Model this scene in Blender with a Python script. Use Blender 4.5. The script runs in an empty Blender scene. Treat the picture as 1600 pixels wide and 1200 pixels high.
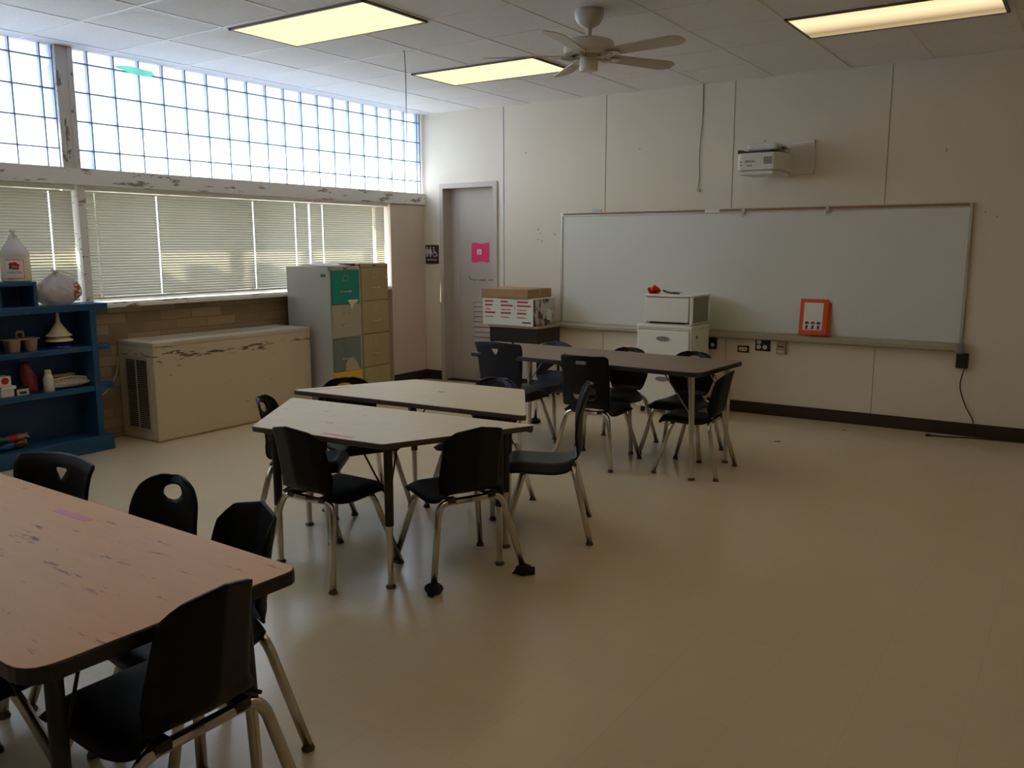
import bpy, bmesh, math, random
from mathutils import Vector, Matrix
random.seed(7)
S = bpy.context.scene
COL = S.collection
PI = math.pi

# ------------------------------------------------------------------ materials
def mat(name, color=(.5,.5,.5), rough=.5, metal=0., spec=.5, bump=0., bscale=60., var=0., vscale=6., trans=0., emit=None, estr=0., alpha=1.):
    m = bpy.data.materials.new(name); m.use_nodes = True
    nt = m.node_tree; b = nt.nodes['Principled BSDF']
    b.inputs['Base Color'].default_value = (*color, 1)
    b.inputs['Roughness'].default_value = rough
    b.inputs['Metallic'].default_value = metal
    b.inputs['Specular IOR Level'].default_value = spec
    if trans: b.inputs['Transmission Weight'].default_value = trans
    if emit:
        b.inputs['Emission Color'].default_value = (*emit, 1); b.inputs['Emission Strength'].default_value = estr
    tc = None
    if var or bump:
        tc = nt.nodes.new('ShaderNodeTexCoord')
    if var:
        n = nt.nodes.new('ShaderNodeTexNoise'); n.inputs['Scale'].default_value = vscale; n.inputs['Detail'].default_value = 5
        nt.links.new(tc.outputs['Object'], n.inputs['Vector'])
        r = nt.nodes.new('ShaderNodeValToRGB')
        r.color_ramp.elements[0].position = .3; r.color_ramp.elements[1].position = .7
        r.color_ramp.elements[0].color = (*[c*(1-var) for c in color], 1)
        r.color_ramp.elements[1].color = (*[min(1, c*(1+var)) for c in color], 1)
        nt.links.new(n.outputs['Fac'], r.inputs['Fac']); nt.links.new(r.outputs['Color'], b.inputs['Base Color'])
    if bump:
        n2 = nt.nodes.new('ShaderNodeTexNoise'); n2.inputs['Scale'].default_value = bscale; n2.inputs['Detail'].default_value = 3
        nt.links.new(tc.outputs['Object'], n2.inputs['Vector'])
        bp = nt.nodes.new('ShaderNodeBump'); bp.inputs['Strength'].default_value = bump; bp.inputs['Distance'].default_value = .01
        nt.links.new(n2.outputs['Fac'], bp.inputs['Height']); nt.links.new(bp.outputs['Normal'], b.inputs['Normal'])
    return m

def chipped(name, base, chip, thr=.62, scale=(9,9,9), rough=.5, band=None):
    """painted surface with patches of chipped paint (wear with its own shape)"""
    m = mat(name, base, rough); nt = m.node_tree; b = nt.nodes['Principled BSDF']
    tc = nt.nodes.new('ShaderNodeTexCoord'); mp = nt.nodes.new('ShaderNodeMapping'); mp.inputs['Scale'].default_value = scale
    nt.links.new(tc.outputs['Object'], mp.inputs['Vector'])
    n = nt.nodes.new('ShaderNodeTexNoise'); n.inputs['Scale'].default_value = 1.; n.inputs['Detail'].default_value = 8; n.inputs['Roughness'].default_value = .65
    nt.links.new(mp.outputs['Vector'], n.inputs['Vector'])
    r = nt.nodes.new('ShaderNodeValToRGB'); r.color_ramp.elements[0].position = thr; r.color_ramp.elements[1].position = thr+.015
    src = n.outputs['Fac']
    if band:      # wear gathers along one worn strip of the object (height z, half width)
        sp = nt.nodes.new('ShaderNodeSeparateXYZ'); nt.links.new(tc.outputs['Object'], sp.inputs[0])
        d = nt.nodes.new('ShaderNodeMath'); d.operation = 'SUBTRACT'; d.inputs[1].default_value = band[0]; nt.links.new(sp.outputs['Z'], d.inputs[0])
        a = nt.nodes.new('ShaderNodeMath'); a.operation = 'ABSOLUTE'; nt.links.new(d.outputs[0], a.inputs[0])
        q = nt.nodes.new('ShaderNodeMapRange'); q.inputs[1].default_value = 0; q.inputs[2].default_value = band[1]; q.inputs[3].default_value = band[2]; q.inputs[4].default_value = 0; nt.links.new(a.outputs[0], q.inputs[0])
        ad = nt.nodes.new('ShaderNodeMath'); nt.links.new(n.outputs['Fac'], ad.inputs[0]); nt.links.new(q.outputs[0], ad.inputs[1]); src = ad.outputs[0]
    nt.links.new(src, r.inputs['Fac'])
    mx = nt.nodes.new('ShaderNodeMixRGB'); mx.inputs['Color1'].default_value = (*base, 1); mx.inputs['Color2'].default_value = (*chip, 1)
    nt.links.new(r.outputs['Color'], mx.inputs['Fac']); nt.links.new(mx.outputs['Color'], b.inputs['Base Color'])
    return m

def brick_mat(name, c1, c2, mortar, w, h, msize, rough=.8, bump=.3, swap=False, offset=.5):
    m = mat(name, c1, rough); nt = m.node_tree; b = nt.nodes['Principled BSDF']
    tc = nt.nodes.new('ShaderNodeTexCoord'); mp = nt.nodes.new('ShaderNodeMapping')
    if swap:
        sp = nt.nodes.new('ShaderNodeSeparateXYZ'); cb = nt.nodes.new('ShaderNodeCombineXYZ')
        nt.links.new(tc.outputs['Object'], sp.inputs[0]); nt.links.new(sp.outputs['Y'], cb.inputs['X']); nt.links.new(sp.outputs['Z'], cb.inputs['Y']); nt.links.new(cb.outputs[0], mp.inputs['Vector'])
    else: nt.links.new(tc.outputs['Object'], mp.inputs['Vector'])
    t = nt.nodes.new('ShaderNodeTexBrick'); t.inputs['Scale'].default_value = 1; t.offset = offset
    t.inputs['Color1'].default_value = (*c1, 1); t.inputs['Color2'].default_value = (*c2, 1); t.inputs['Mortar'].default_value = (*mortar, 1)
    t.inputs['Brick Width'].default_value = w; t.inputs['Row Height'].default_value = h; t.inputs['Mortar Size'].default_value = msize
    nt.links.new(mp.outputs['Vector'], t.inputs['Vector'])
    nt.links.new(t.outputs['Color'], b.inputs['Base Color'])
    if bump:
        bp = nt.nodes.new('ShaderNodeBump'); bp.inputs['Strength'].default_value = bump; bp.inputs['Distance'].default_value = -.01
        nt.links.new(t.outputs['Fac'], bp.inputs['Height']); nt.links.new(bp.outputs['Normal'], b.inputs['Normal'])
    return m

def mix_shader_mat(name, kind, color, gloss=.12, diff=.0, tint=(1,1,1), rough=.1):
    m = bpy.data.materials.new(name); m.use_nodes = True; nt = m.node_tree; nt.nodes.clear()
    out = nt.nodes.new('ShaderNodeOutputMaterial')
    if kind == 'translucent':
        a = nt.nodes.new('ShaderNodeBsdfTranslucent'); a.inputs['Color'].default_value = (*color, 1)
        d = nt.nodes.new('ShaderNodeBsdfDiffuse'); d.inputs['Color'].default_value = (*tint, 1)
        mx = nt.nodes.new('ShaderNodeMixShader'); mx.inputs[0].default_value = diff
        nt.links.new(a.outputs[0], mx.inputs[1]); nt.links.new(d.outputs[0], mx.inputs[2]); res = mx.outputs[0]
        if gloss < .1:
            g = nt.nodes.new('ShaderNodeBsdfGlossy'); g.inputs['Roughness'].default_value = .12; m2 = nt.nodes.new('ShaderNodeMixShader'); m2.inputs[0].default_value = gloss
            nt.links.new(res, m2.inputs[1]); nt.links.new(g.outputs[0], m2.inputs[2]); res = m2.outputs[0]
        nt.links.new(res, out.inputs[0])
    else:
        a = nt.nodes.new('ShaderNodeBsdfTransparent'); a.inputs['Color'].default_value = (*color, 1)
        g = nt.nodes.new('ShaderNodeBsdfGlossy'); g.inputs['Roughness'].default_value = rough
        f = nt.nodes.new('ShaderNodeFresnel'); f.inputs['IOR'].default_value = 1.45
        mx = nt.nodes.new('ShaderNodeMixShader'); mx.inputs[0].default_value = gloss
        if kind == 'glass': nt.links.new(f.outputs[0], mx.inputs[0])
        nt.links.new(a.outputs[0], mx.inputs[1]); nt.links.new(g.outputs[0], mx.inputs[2])
        nt.links.new(mx.outputs[0], out.inputs[0])
    return m

M = {}
M['wall'] = mat('painted_wall', (.75,.675,.555), .55, var=.035, vscale=1.2, bump=.05, bscale=40)
M['wallside'] = mat('painted_wall_plain', (.64,.55,.42), .6)
M['seam'] = mat('wall_joint', (.36,.31,.26), .6)
M['trimlight'] = mat('pale_joint_strip', (.72,.68,.62), .5)
M['rail'] = chipped('rail_paint', (.80,.78,.75), (.30,.24,.19), .585, (14,4,18))
M['mullion'] = chipped('mullion_paint', (.62,.58,.54), (.22,.18,.15), .575, (16,16,6))
M['pier'] = mat('pier_paint', (.68,.57,.48), .45)
M['brick'] = brick_mat('tan_brick', (.42,.32,.205), (.25,.175,.105), (.24,.18,.12), .30, .082, .005, swap=True)
M['lampframe'] = mat('fixture_frame', (.16,.14,.12), .5)
M['base'] = mat('brown_cove_base', (.028,.013,.009), .45)
M['floor'] = None
M['ceil'] = mat('ceiling_tile', (.84,.82,.81), .9, var=.06, vscale=140, bump=.35, bscale=220)
M['tbar'] = mat('ceiling_bar', (.80,.78,.76), .5)
M['block'] = mix_shader_mat('glass_block_face', 'translucent', (.76,.86,.99), diff=.06, tint=(.8,.85,.9), gloss=.05)
M['blockface'] = mix_shader_mat('glass_block_clear_face', 'clear', (.96,.98,1.0), gloss=.05, rough=.1)
M['mortar'] = mat('block_mortar', (.55,.65,.86), .6)
M['joint'] = mat('block_joint', (.16,.20,.27), .7)
M['pane'] = mix_shader_mat('window_pane', 'clear', (.92,.95,.95), gloss=.06, rough=.02)
M['slat'] = mix_shader_mat('blind_slat', 'translucent', (.27,.25,.20), diff=.60, tint=(.70,.69,.64))
M['white'] = mat('white_enamel', (.74,.72,.68), .4)
M['offwhite'] = mat('offwhite_plastic', (.70,.68,.62), .35)
M['drawerwhite'] = mat('white_plastic', (.86,.86,.79), .38)
M['frost'] = mat('clear_side_plastic', (.42,.37,.31), .3); M['frost'].node_tree.nodes['Principled BSDF'].inputs['Alpha'].default_value = .5
M['grey'] = mat('grey_handle', (.22,.22,.21), .4)
M['door'] = mat('door_paint', (.50,.445,.39), .45, var=.03, vscale=3)
M['doorframe'] = mat('door_frame_paint', (.52,.46,.41), .42)
M['doordark'] = mat('louver_gap', (.16,.13,.12), .7)
M['black'] = mat('black_plastic', (.004,.005,.007), .46, spec=.2, bump=.04, bscale=500)
M['navy'] = mat('navy_plastic', (.008,.012,.024), .40, spec=.3, bump=.04, bscale=500)
M['chrome'] = mat('chrome_tube', (.62,.58,.52), .22, metal=1.)
M['rubber'] = mat('glide_rubber', (.06,.045,.035), .5)
M['blackmetal'] = mat('black_steel', (.014,.013,.012), .45)
M['laminate'] = None
M['topcream'] = None
M['topbrown'] = mat('brown_laminate', (.20,.125,.078), .40, var=.12, vscale=14)
M['edge'] = mat('brown_edge_band', (.075,.042,.028), .45)
M['edgeblack'] = mat('black_edge_band', (.016,.013,.012), .45)
M['tape'] = mat('pink_tape', (.72,.27,.30), .6)
M['wb'] = mat('whiteboard_face', (.70,.715,.66), .28, spec=.4)
M['alu'] = mat('aluminium_frame', (.55,.53,.47), .38, metal=.6)
M['traym'] = mat('tray_metal', (.42,.38,.29), .45, metal=.3)
M['cork'] = mat('cork_strip', (.30,.17,.09), .8, var=.2, vscale=80)
M['tanmetal'] = chipped('convector_paint', (.60,.52,.38), (.12,.09,.06), .69, (10,5,34), .42, band=(.665,.10,.16))
M['tantop'] = chipped('convector_top_paint', (.56,.50,.40), (.22,.17,.12), .66, (18,5,18), .45)
M['vent'] = mat('vent_frame', (.47,.42,.33), .45)
M['dark'] = mat('dark_gap', (.015,.013,.012), .7)
M['cabgrey'] = mat('grey_steel', (.46,.47,.45), .42)
M['cabtan'] = mat('tan_steel', (.40,.33,.17), .42)
M['cabbeige'] = mat('beige_steel', (.45,.42,.31), .42)
M['teal'] = mat('teal_paper', (.0,.27,.22), .55)
M['slate'] = mat('slate_paper', (.16,.20,.18), .55)
M['yellow'] = mat('yellow_paper', (.75,.46,.02), .55)
M['greentag'] = mat('green_tape', (.0,.20,.10), .5)
M['blue'] = chipped('blue_paint', (.009,.073,.19), (.5,.5,.48), .69, (22,22,22), .4)
M['blueinner'] = mat('blue_paint_inner', (.007,.05,.17), .45)
M['jug'] = mix_shader_mat('jug_plastic', 'translucent', (.85,.82,.78), diff=.75, tint=(.80,.77,.74))
M['glue'] = mat('jug_filled_plastic', (.74,.64,.54), .4)
M['paper'] = mat('white_paper', (.78,.76,.74), .7)
M['bag'] = mix_shader_mat('thin_bag_plastic', 'translucent', (.74,.70,.68), diff=.5, tint=(.70,.67,.66), gloss=.06)
M['red'] = mat('red_print', (.55,.012,.02), .45)
M['rose'] = mat('rose_red', (.75,.012,.014), .6)
M['leaf'] = mat('leaf_green', (.02,.045,.02), .6)
M['tan'] = mat('tan_plastic', (.36,.27,.18), .45)
M['cream'] = mat('cream_plastic', (.72,.66,.48), .25)
M['funnelblue'] = mat('blue_plastic', (.012,.02,.20), .2)
M['pinkpaper'] = mat('hot_pink_paper', (.90,.035,.17), .6)
M['maroon'] = mat('maroon_sign', (.045,.012,.022), .35)
M['cardboard'] = mat('cardboard', (.36,.215,.105), .75, var=.06, vscale=9)
M['cardwhite'] = mat('white_carton', (.74,.76,.70), .55)
M['cardend'] = chipped('carton_worn_end', (.55,.52,.45), (.08,.06,.05), .52, (14,14,7), .6)
M['redprint'] = mat('carton_print', (.40,.03,.03), .5)
M['orange'] = mat('orange_cover', (.78,.085,.015), .35)
M['fan'] = mat('fan_enamel', (.62,.585,.52), .3)
M['fanblade'] = mat('fan_blade', (.52,.475,.40), .4)
M['proj'] = mat('projector_shell', (.72,.71,.68), .4)
M['projdark'] = mat('projector_dark', (.03,.03,.03), .5)
M['ink'] = mat('dark_print', (.05,.05,.06), .6)
M['greyprint'] = mat('grey_print', (.22,.22,.20), .6)
M['wire'] = mat('dark_wire', (.03,.025,.02), .5)
M['palewire'] = mat('pale_wire', (.55,.5,.42), .5)
M['skin'] = mat('print_pink', (.6,.35,.32), .6)
M['green'] = mat('print_green', (.06,.16,.12), .6)
M['asphalt'] = mat('outdoor_paving', (.34,.32,.28), .9, var=.1, vscale=.6)
M['concrete'] = mat('sun_blocker_concrete', (.45,.43,.38), .85)
M['straw'] = mat('straw_bundle', (.74,.69,.60), .8, var=.35, vscale=70)
M['toyblue'] = mat('toy_blue', (.02,.16,.42), .5)
M['toybrown'] = mat('toy_brown', (.18,.10,.05), .6)
M['fabric'] = mat('black_felt', (.010,.010,.012), .95)

def lamp_mat(name, col, st, tubes=False):
    """diffuser of a fluorescent fixture: it gives off light; brighter along its tubes"""
    m = bpy.data.materials.new(name); m.use_nodes = True; nt = m.node_tree; nt.nodes.clear()
    out = nt.nodes.new('ShaderNodeOutputMaterial'); e = nt.nodes.new('ShaderNodeEmission')
    e.inputs['Color'].default_value = (*col, 1); e.inputs['Strength'].default_value = st
    nt.links.new(e.outputs[0], out.inputs[0])
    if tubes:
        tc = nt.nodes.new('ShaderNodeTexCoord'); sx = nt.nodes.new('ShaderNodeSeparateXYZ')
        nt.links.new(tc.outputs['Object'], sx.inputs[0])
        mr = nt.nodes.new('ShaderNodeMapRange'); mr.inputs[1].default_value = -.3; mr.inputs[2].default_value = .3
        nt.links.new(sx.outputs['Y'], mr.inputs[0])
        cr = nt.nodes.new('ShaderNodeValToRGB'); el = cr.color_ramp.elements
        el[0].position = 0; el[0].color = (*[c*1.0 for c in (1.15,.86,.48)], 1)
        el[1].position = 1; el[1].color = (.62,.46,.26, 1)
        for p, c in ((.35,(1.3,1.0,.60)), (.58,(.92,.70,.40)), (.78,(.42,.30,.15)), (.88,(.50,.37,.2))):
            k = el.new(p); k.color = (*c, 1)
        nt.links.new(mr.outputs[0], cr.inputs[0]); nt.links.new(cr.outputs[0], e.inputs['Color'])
    return m
LAMPC = (1.0,.73,.37)
M['lamp'] = lamp_mat('lit_diffuser', LAMPC, 1.8)
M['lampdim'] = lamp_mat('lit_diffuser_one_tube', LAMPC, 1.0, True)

def laminate(name, base, dark, thr, scratch_scale):
    m = mat(name, base, .42, spec=.12); nt = m.node_tree; b = nt.nodes['Principled BSDF']
    tc = nt.nodes.new('ShaderNodeTexCoord')
    mp = nt.nodes.new('ShaderNodeMapping'); mp.inputs['Scale'].default_value = scratch_scale; mp.inputs['Rotation'].default_value = (0,0,.35)
    nt.links.new(tc.outputs['Object'], mp.inputs['Vector'])
    n = nt.nodes.new('ShaderNodeTexNoise'); n.inputs['Scale'].default_value = 1; n.inputs['Detail'].default_value = 9; n.inputs['Roughness'].default_value = .7
    nt.links.new(mp.outputs['Vector'], n.inputs['Vector'])
    r = nt.nodes.new('ShaderNodeValToRGB'); r.color_ramp.elements[0].position = thr; r.color_ramp.elements[1].position = thr+.05
    nt.links.new(n.outputs['Fac'], r.inputs['Fac'])
    mx = nt.nodes.new('ShaderNodeMixRGB'); mx.inputs['Color2'].default_value = (*dark, 1)
    g = nt.nodes.new('ShaderNodeTexNoise'); g.inputs['Scale'].default_value = 5; g.inputs['Detail'].default_value = 6
    mp2 = nt.nodes.new('ShaderNodeMapping'); mp2.inputs['Scale'].default_value = (1,9,1)
    nt.links.new(tc.outputs['Object'], mp2.inputs['Vector']); nt.links.new(mp2.outputs['Vector'], g.inputs['Vector'])
    r2 = nt.nodes.new('ShaderNodeValToRGB'); r2.color_ramp.elements[0].color = (*[c*.90 for c in base], 1); r2.color_ramp.elements[1].color = (*[min(1,c*1.08) for c in base], 1)
    nt.links.new(g.outputs['Fac'], r2.inputs['Fac']); nt.links.new(r2.outputs['Color'], mx.inputs['Color1'])
    nt.links.new(r.outputs['Color'], mx.inputs['Fac']); nt.links.new(mx.outputs['Color'], b.inputs['Base Color'])
    return m
M['laminate'] = laminate('worn_wood_laminate', (.76,.41,.155), (.17,.08,.02), .605, (5,24,1))
M['topcream'] = laminate('worn_cream_laminate', (.70,.62,.455), (.38,.36,.30), .64, (4,14,1))

def floor_mat():
    m = mat('vinyl_floor_tiles', (.46,.385,.27), .25, spec=.6); nt = m.node_tree; b = nt.nodes['Principled BSDF']
    tc = nt.nodes.new('ShaderNodeTexCoord'); mp = nt.nodes.new('ShaderNodeMapping')
    mp.inputs['Location'].default_value = (-4.473+.311*15, 5.696-.311*2, 0)
    nt.links.new(tc.outputs['Object'], mp.inputs['Vector'])
    t = nt.nodes.new('ShaderNodeTexBrick'); t.offset = 0; t.inputs['Scale'].default_value = 1
    t.inputs['Color1'].default_value = (.66,.56,.385,1); t.inputs['Color2'].default_value = (.64,.545,.375,1); t.inputs['Mortar'].default_value = (.60,.50,.335,1)
    t.inputs['Brick Width'].default_value = .311; t.inputs['Row Height'].default_value = .311; t.inputs['Mortar Size'].default_value = .0016
    t.inputs['Mortar Smooth'].default_value = .3
    nt.links.new(mp.outputs['Vector'], t.inputs['Vector'])
    nt.links.new(t.outputs['Color'], b.inputs['Base Color'])
    return m
M['floor'] = floor_mat()

# ------------------------------------------------------------------ mesh builder
class MB:
    def __init__(s): s.v = []; s.f = []; s.m = []; s.T = Matrix()
    def add(s, vs, fs, mi=0):
        o = len(s.v); s.v += [tuple(s.T @ Vector(p)) for p in vs]
        s.f += [tuple(i+o for i in f) for f in fs]; s.m += [mi]*len(fs); return s
    def box(s, x0, x1, y0, y1, z0, z1, mi=0):
        v = [(x0,y0,z0),(x1,y0,z0),(x1,y1,z0),(x0,y1,z0),(x0,y0,z1),(x1,y0,z1),(x1,y1,z1),(x0,y1,z1)]
        return s.add(v, [(0,3,2,1),(4,5,6,7),(0,1,5,4),(1,2,6,5),(2,3,7,6),(3,0,4,7)], mi)
    def prism(s, pts, z0, z1, mi=0, fn=None):
        """polygon (x,y) extruded along z; fn maps (a,b,c)->xyz"""
        n = len(pts); fn = fn or (lambda a,b,c: (a,b,c))
        v = [fn(p[0],p[1],z0) for p in pts]+[fn(p[0],p[1],z1) for p in pts]
        f = [tuple(range(n))[::-1], tuple(range(n,2*n))]+[(i,(i+1)%n,(i+1)%n+n,i+n) for i in range(n)]
        return s.add(v, f, mi)
    def tube(s, pts, r, n=10, mi=0, caps=True, r1=None):
        pts = [Vector(p) for p in pts]; rings = []; up = None
        N = len(pts)
        for i, p in enumerate(pts):
            t = (pts[min(i+1,N-1)]-pts[max(i-1,0)]).normalized()
            if up is None:
                up = Vector((0,0,1)) if abs(t.z) < .9 else Vector((1,0,0))
            a = (up - t*up.dot(t)).normalized(); b = t.cross(a); up = a
            rr = r if r1 is None else r+(r1-r)*i/(N-1)
            rings.append([p+a*math.cos(2*PI*k/n)*rr+b*math.sin(2*PI*k/n)*rr for k in range(n)])
        v = [q for ring in rings for q in ring]; f = []
        for i in range(N-1):
            for k in range(n):
                f.append((i*n+k, i*n+(k+1)%n, (i+1)*n+(k+1)%n, (i+1)*n+k))
        if caps: f += [tuple(range(n))[::-1], tuple(range((N-1)*n, N*n))]
        return s.add(v, f, mi)
    def lathe(s, prof, n=24, c=(0,0,0), mi=0, sx=1., sy=1., caps=True):
        v = []; f = []
        for r, z in prof:
            for k in range(n):
                a = 2*PI*k/n; v.append((c[0]+r*sx*math.cos(a), c[1]+r*sy*math.sin(a), c[2]+z))
        for i in range(len(prof)-1):
            for k in range(n):
                f.append((i*n+k, i*n+(k+1)%n, (i+1)*n+(k+1)%n, (i+1)*n+k))
        if caps: f += [tuple(range(n))[::-1], tuple(range((len(prof)-1)*n, len(prof)*n))]
        return s.add(v, f, mi)
    def ell(s, c, rx, ry, rz, n=16, k=8, mi=0, jit=0.):
        prof = [(max(.02,math.sin(PI*i/k)), -math.cos(PI*i/k)) for i in range(k+1)]
        v = []; f = []
        for r, z in prof:
            for j in range(n):
                a = 2*PI*j/n; q = 1+random.uniform(-jit, jit)
                v.append((c[0]+rx*r*math.cos(a)*q, c[1]+ry*r*math.sin(a)*q, c[2]+rz*z*q))
        for i in range(k):
            for j in range(n):
                f.append((i*n+j, i*n+(j+1)%n, (i+1)*n+(j+1)%n, (i+1)*n+j))
        f += [tuple(range(n))[::-1], tuple(range(k*n, (k+1)*n))]
        return s.add(v, f, mi)
    def build(s, name, mats, parent=None, bevel=0., seg=2, smooth=None, solid=0., off=0., sub=0):
        me = bpy.data.meshes.new(name); me.from_pydata(s.v, [], s.f)
        if not isinstance(mats, (list, tuple)): mats = [mats]
        for m in mats: me.materials.append(m)
        me.polygons.foreach_set('material_index', s.m); me.update()
        bm = bmesh.new(); bm.from_mesh(me); bmesh.ops.recalc_face_normals(bm, faces=bm.faces) if not solid else None; bm.to_mesh(me); bm.free()
        if smooth is not None:
            for p in me.polygons: p.use_smooth = True
            if smooth: me.set_sharp_from_angle(angle=math.radians(smooth))
        o = bpy.data.objects.new(name, me); COL.objects.link(o)
        if parent: o.parent = parent
        if solid:
            k = o.modifiers.new('t', 'SOLIDIFY'); k.thickness = solid; k.offset = off
        if bevel:
            k = o.modifiers.new('b', 'BEVEL'); k.width = bevel; k.segments = seg; k.limit_method = 'ANGLE'; k.angle_limit = math.radians(40)
        if sub:
            k = o.modifiers.new('s', 'SUBSURF'); k.levels = sub; k.render_levels = sub
        return o

def arc(pts, r=.05, k=6):
    """round the corners of a polyline"""
    P = [Vector(p) for p in pts]; out = [P[0]]
    for i in range(1, len(P)-1):
        a = (P[i-1]-P[i]); b = (P[i+1]-P[i]); rr = min(r, a.length*.48, b.length*.48)
        p0 = P[i]+a.normalized()*rr; p1 = P[i]+b.normalized()*rr
        for j in range(k+1):
            t = j/k; out.append(p0*(1-t)**2+P[i]*2*t*(1-t)+p1*t*t)
    out.append(P[-1]); return out
def spline(pts, k=8):
    P = [Vector(p) for p in pts]; out = []
    for i in range(len(P)-1):
        p0 = P[max(i-1,0)]; p1 = P[i]; p2 = P[i+1]; p3 = P[min(i+2,len(P)-1)]
        for j in range(k):
            t = j/k; out.append(.5*((2*p1)+(p2-p0)*t+(2*p0-5*p1+4*p2-p3)*t*t+(3*p1-p0-3*p2+p3)*t**3))
    out.append(P[-1]); return out
def rrect(w, h, r, k=5, cx=0, cy=0):
    out = []
    for sx, sy, a0 in ((1,1,0),(-1,1,PI/2),(-1,-1,PI),(1,-1,1.5*PI)):
        for j in range(k+1):
            a = a0+PI/2*j/k; out.append((cx+sx*(w/2-r)+r*math.cos(a), cy+sy*(h/2-r)+r*math.sin(a)))
    return out
def fillet(poly, rs, k=5):
    out = []; n = len(poly)
    for i in range(n):
        p = Vector((*poly[i],0)); a = Vector((*poly[i-1],0))-p; b = Vector((*poly[(i+1)%n],0))-p; r = rs[i] if isinstance(rs,(list,tuple)) else rs
        t = r/math.tan(a.angle(b)/2); p0 = p+a.normalized()*t; p1 = p+b.normalized()*t
        for j in range(k+1):
            s = j/k; q = p0*(1-s)**2+p*2*s*(1-s)+p1*s*s; out.append((q.x,q.y))
    return out

def tag(o, label, cat, group=None):
    o['label'] = label; o['category'] = cat
    if group: o['group'] = group
    return o
def thing(name, label, cat, loc=(0,0,0), rz=0., group=None):
    o = bpy.data.objects.new(name, None); COL.objects.link(o); o.empty_display_size = .05
    o.location = loc; o.rotation_euler = (0,0,rz)
    return tag(o, label, cat, group)
def struct(o, label, cat):
    o['kind'] = 'structure'; return tag(o, label, cat)
def copy_tree(o, parent=None):
    c = o.copy(); COL.objects.link(c); c.parent = parent
    for ch in o.children: copy_tree(ch, c)
    return c
def lettering(txt, size, m, parent, loc, rot, name='lettering', ext=.0006):
    cu = bpy.data.curves.new(name, 'FONT'); cu.body = txt; cu.size = size; cu.extrude = ext; cu.align_x = 'CENTER'; cu.align_y = 'CENTER'
    cu.materials.append(m); t_ = bpy.data.objects.new('t', cu); COL.objects.link(t_); bpy.context.view_layer.update(); me = bpy.data.meshes.new_from_object(t_); bpy.data.objects.remove(t_)
    o = bpy.data.objects.new(name, me); COL.objects.link(o); o.parent = parent; o.location = loc; o.rotation_euler = rot
    return o
FACE_Y = (PI/2, 0, 0)          # text facing -y
FACE_X = (PI/2, 0, PI/2)       # text facing +x

# ------------------------------------------------------------------ room
H = 2.911; XR = 9.3; YB = -9.6
b = MB(); b.box(-.5, XR, YB, .25, -.12, 0); struct(b.build('floor', M['floor']), 'glossy beige vinyl tile floor of the classroom', 'floor')
ce = bpy.data.objects.new('ceiling', None)
b = MB(); b.box(-.5, XR, YB, .25, H, H+.1); ce = struct(b.build('ceiling', M['ceil']), 'white square tile drop ceiling of the classroom', 'ceiling')
b = MB()
for k in range(-1, 16):
    x = .155+.616*k
    if 0 < x < XR: b.box(x-.011, x+.011, YB, 0, H-.003, H+.002)
for k in range(0, 16):
    y = -.012-.612*k
    b.box(0, XR, y-.011, y+.011, H-.0026, H+.002)
b.build('ceiling_grid', M['tbar'], ce)

# far wall with the door opening
DX0, DX1, DZ = .275, .945, 2.115
b = MB()
b.box(-.5, DX0-.0, 0, .18, 0, H); b.box(DX1, XR, 0, .18, 0, H); b.box(DX0, DX1, 0, .18, DZ, H)
for x in (2.264, 3.523, 4.795, 6.05, 7.3):
    b.box(x-.0035, x+.0035, -.002, .01, 0, H, 1)
b.box(1.035, 1.075, -.006, .01, 0, H, 2)
# small dark wall marks and screw holes
for (x, z, w, h) in ((1.50,1.66,.018,.03),(1.53,1.62,.014,.02),(1.50,1.56,.03,.012),(1.545,1.545,.01,.035),(1.70,1.61,.012,.03),(1.35,2.43,.02,.014),(2.62,2.39,.016,.012),(3.80,2.385,.02,.016),(5.52,1.745,.014,.014),(5.60,1.71,.013,.013),(5.22,2.22,.012,.035),(5.78,2.18,.01,.01)):
    b.prism([(x-w/2,z-h/3),(x+w/3,z-h/2),(x+w/2,z+h/3),(x-w/4,z+h/2)], -.0015, .01, 3, lambda a,c,d: (a,d,c))
struct(b.build('wall_far', [M['wall'], M['seam'], M['trimlight'], M['seam']]), 'cream panelled wall behind the whiteboard', 'wall')
b = MB(); b.box(XR-.0, XR+.15, YB, .2, 0, H); struct(b.build('wall_right', M['wallside']), 'plain cream wall out of view opposite the windows', 'wall')
b = MB(); b.box(-.5, XR+.15, YB-.15, YB, 0, H); struct(b.build('wall_back', M['wallside']), 'plain cream wall behind the viewer', 'wall')
# window wall: brick below, pier at the far end
b = MB(); b.box(-.42, -.09, YB, -.56, 0, 1.035); struct(b.build('wall_left', M['brick']), 'tan brick wall under the blinds', 'wall')
b = MB(); b.box(-.42, 0, -.56, .0, 0, 1.94); struct(b.build('wall_left_pier', M['pier'], bevel=.004), 'pinkish painted wall pier between the blinds and the corner', 'wall')
b = MB(); b.box(-.42, .022, YB, .0, 1.945, 2.066); struct(b.build('trim_1', M['rail'], bevel=.003), 'long chipped beige rail under the glass blocks', 'trim')
for i, yc in enumerate((-3.995,)):
    b = MB(); b.box(-.2, .016, yc-.065, yc+.065, 2.066, H); b.box(.0, .026, yc+.02, yc+.055, 2.066, H); struct(b.build('trim_2', M['mullion'], bevel=.003), 'upright chipped post between the two glass block windows', 'trim')
    b = MB(); b.box(-.2, -.0, yc+.03, yc+.09, 1.05, 1.945); struct(b.build('trim_3', M['rail'], bevel=.003), 'pale post between the two wide blinds behind the plastic bag', 'trim')
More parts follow.
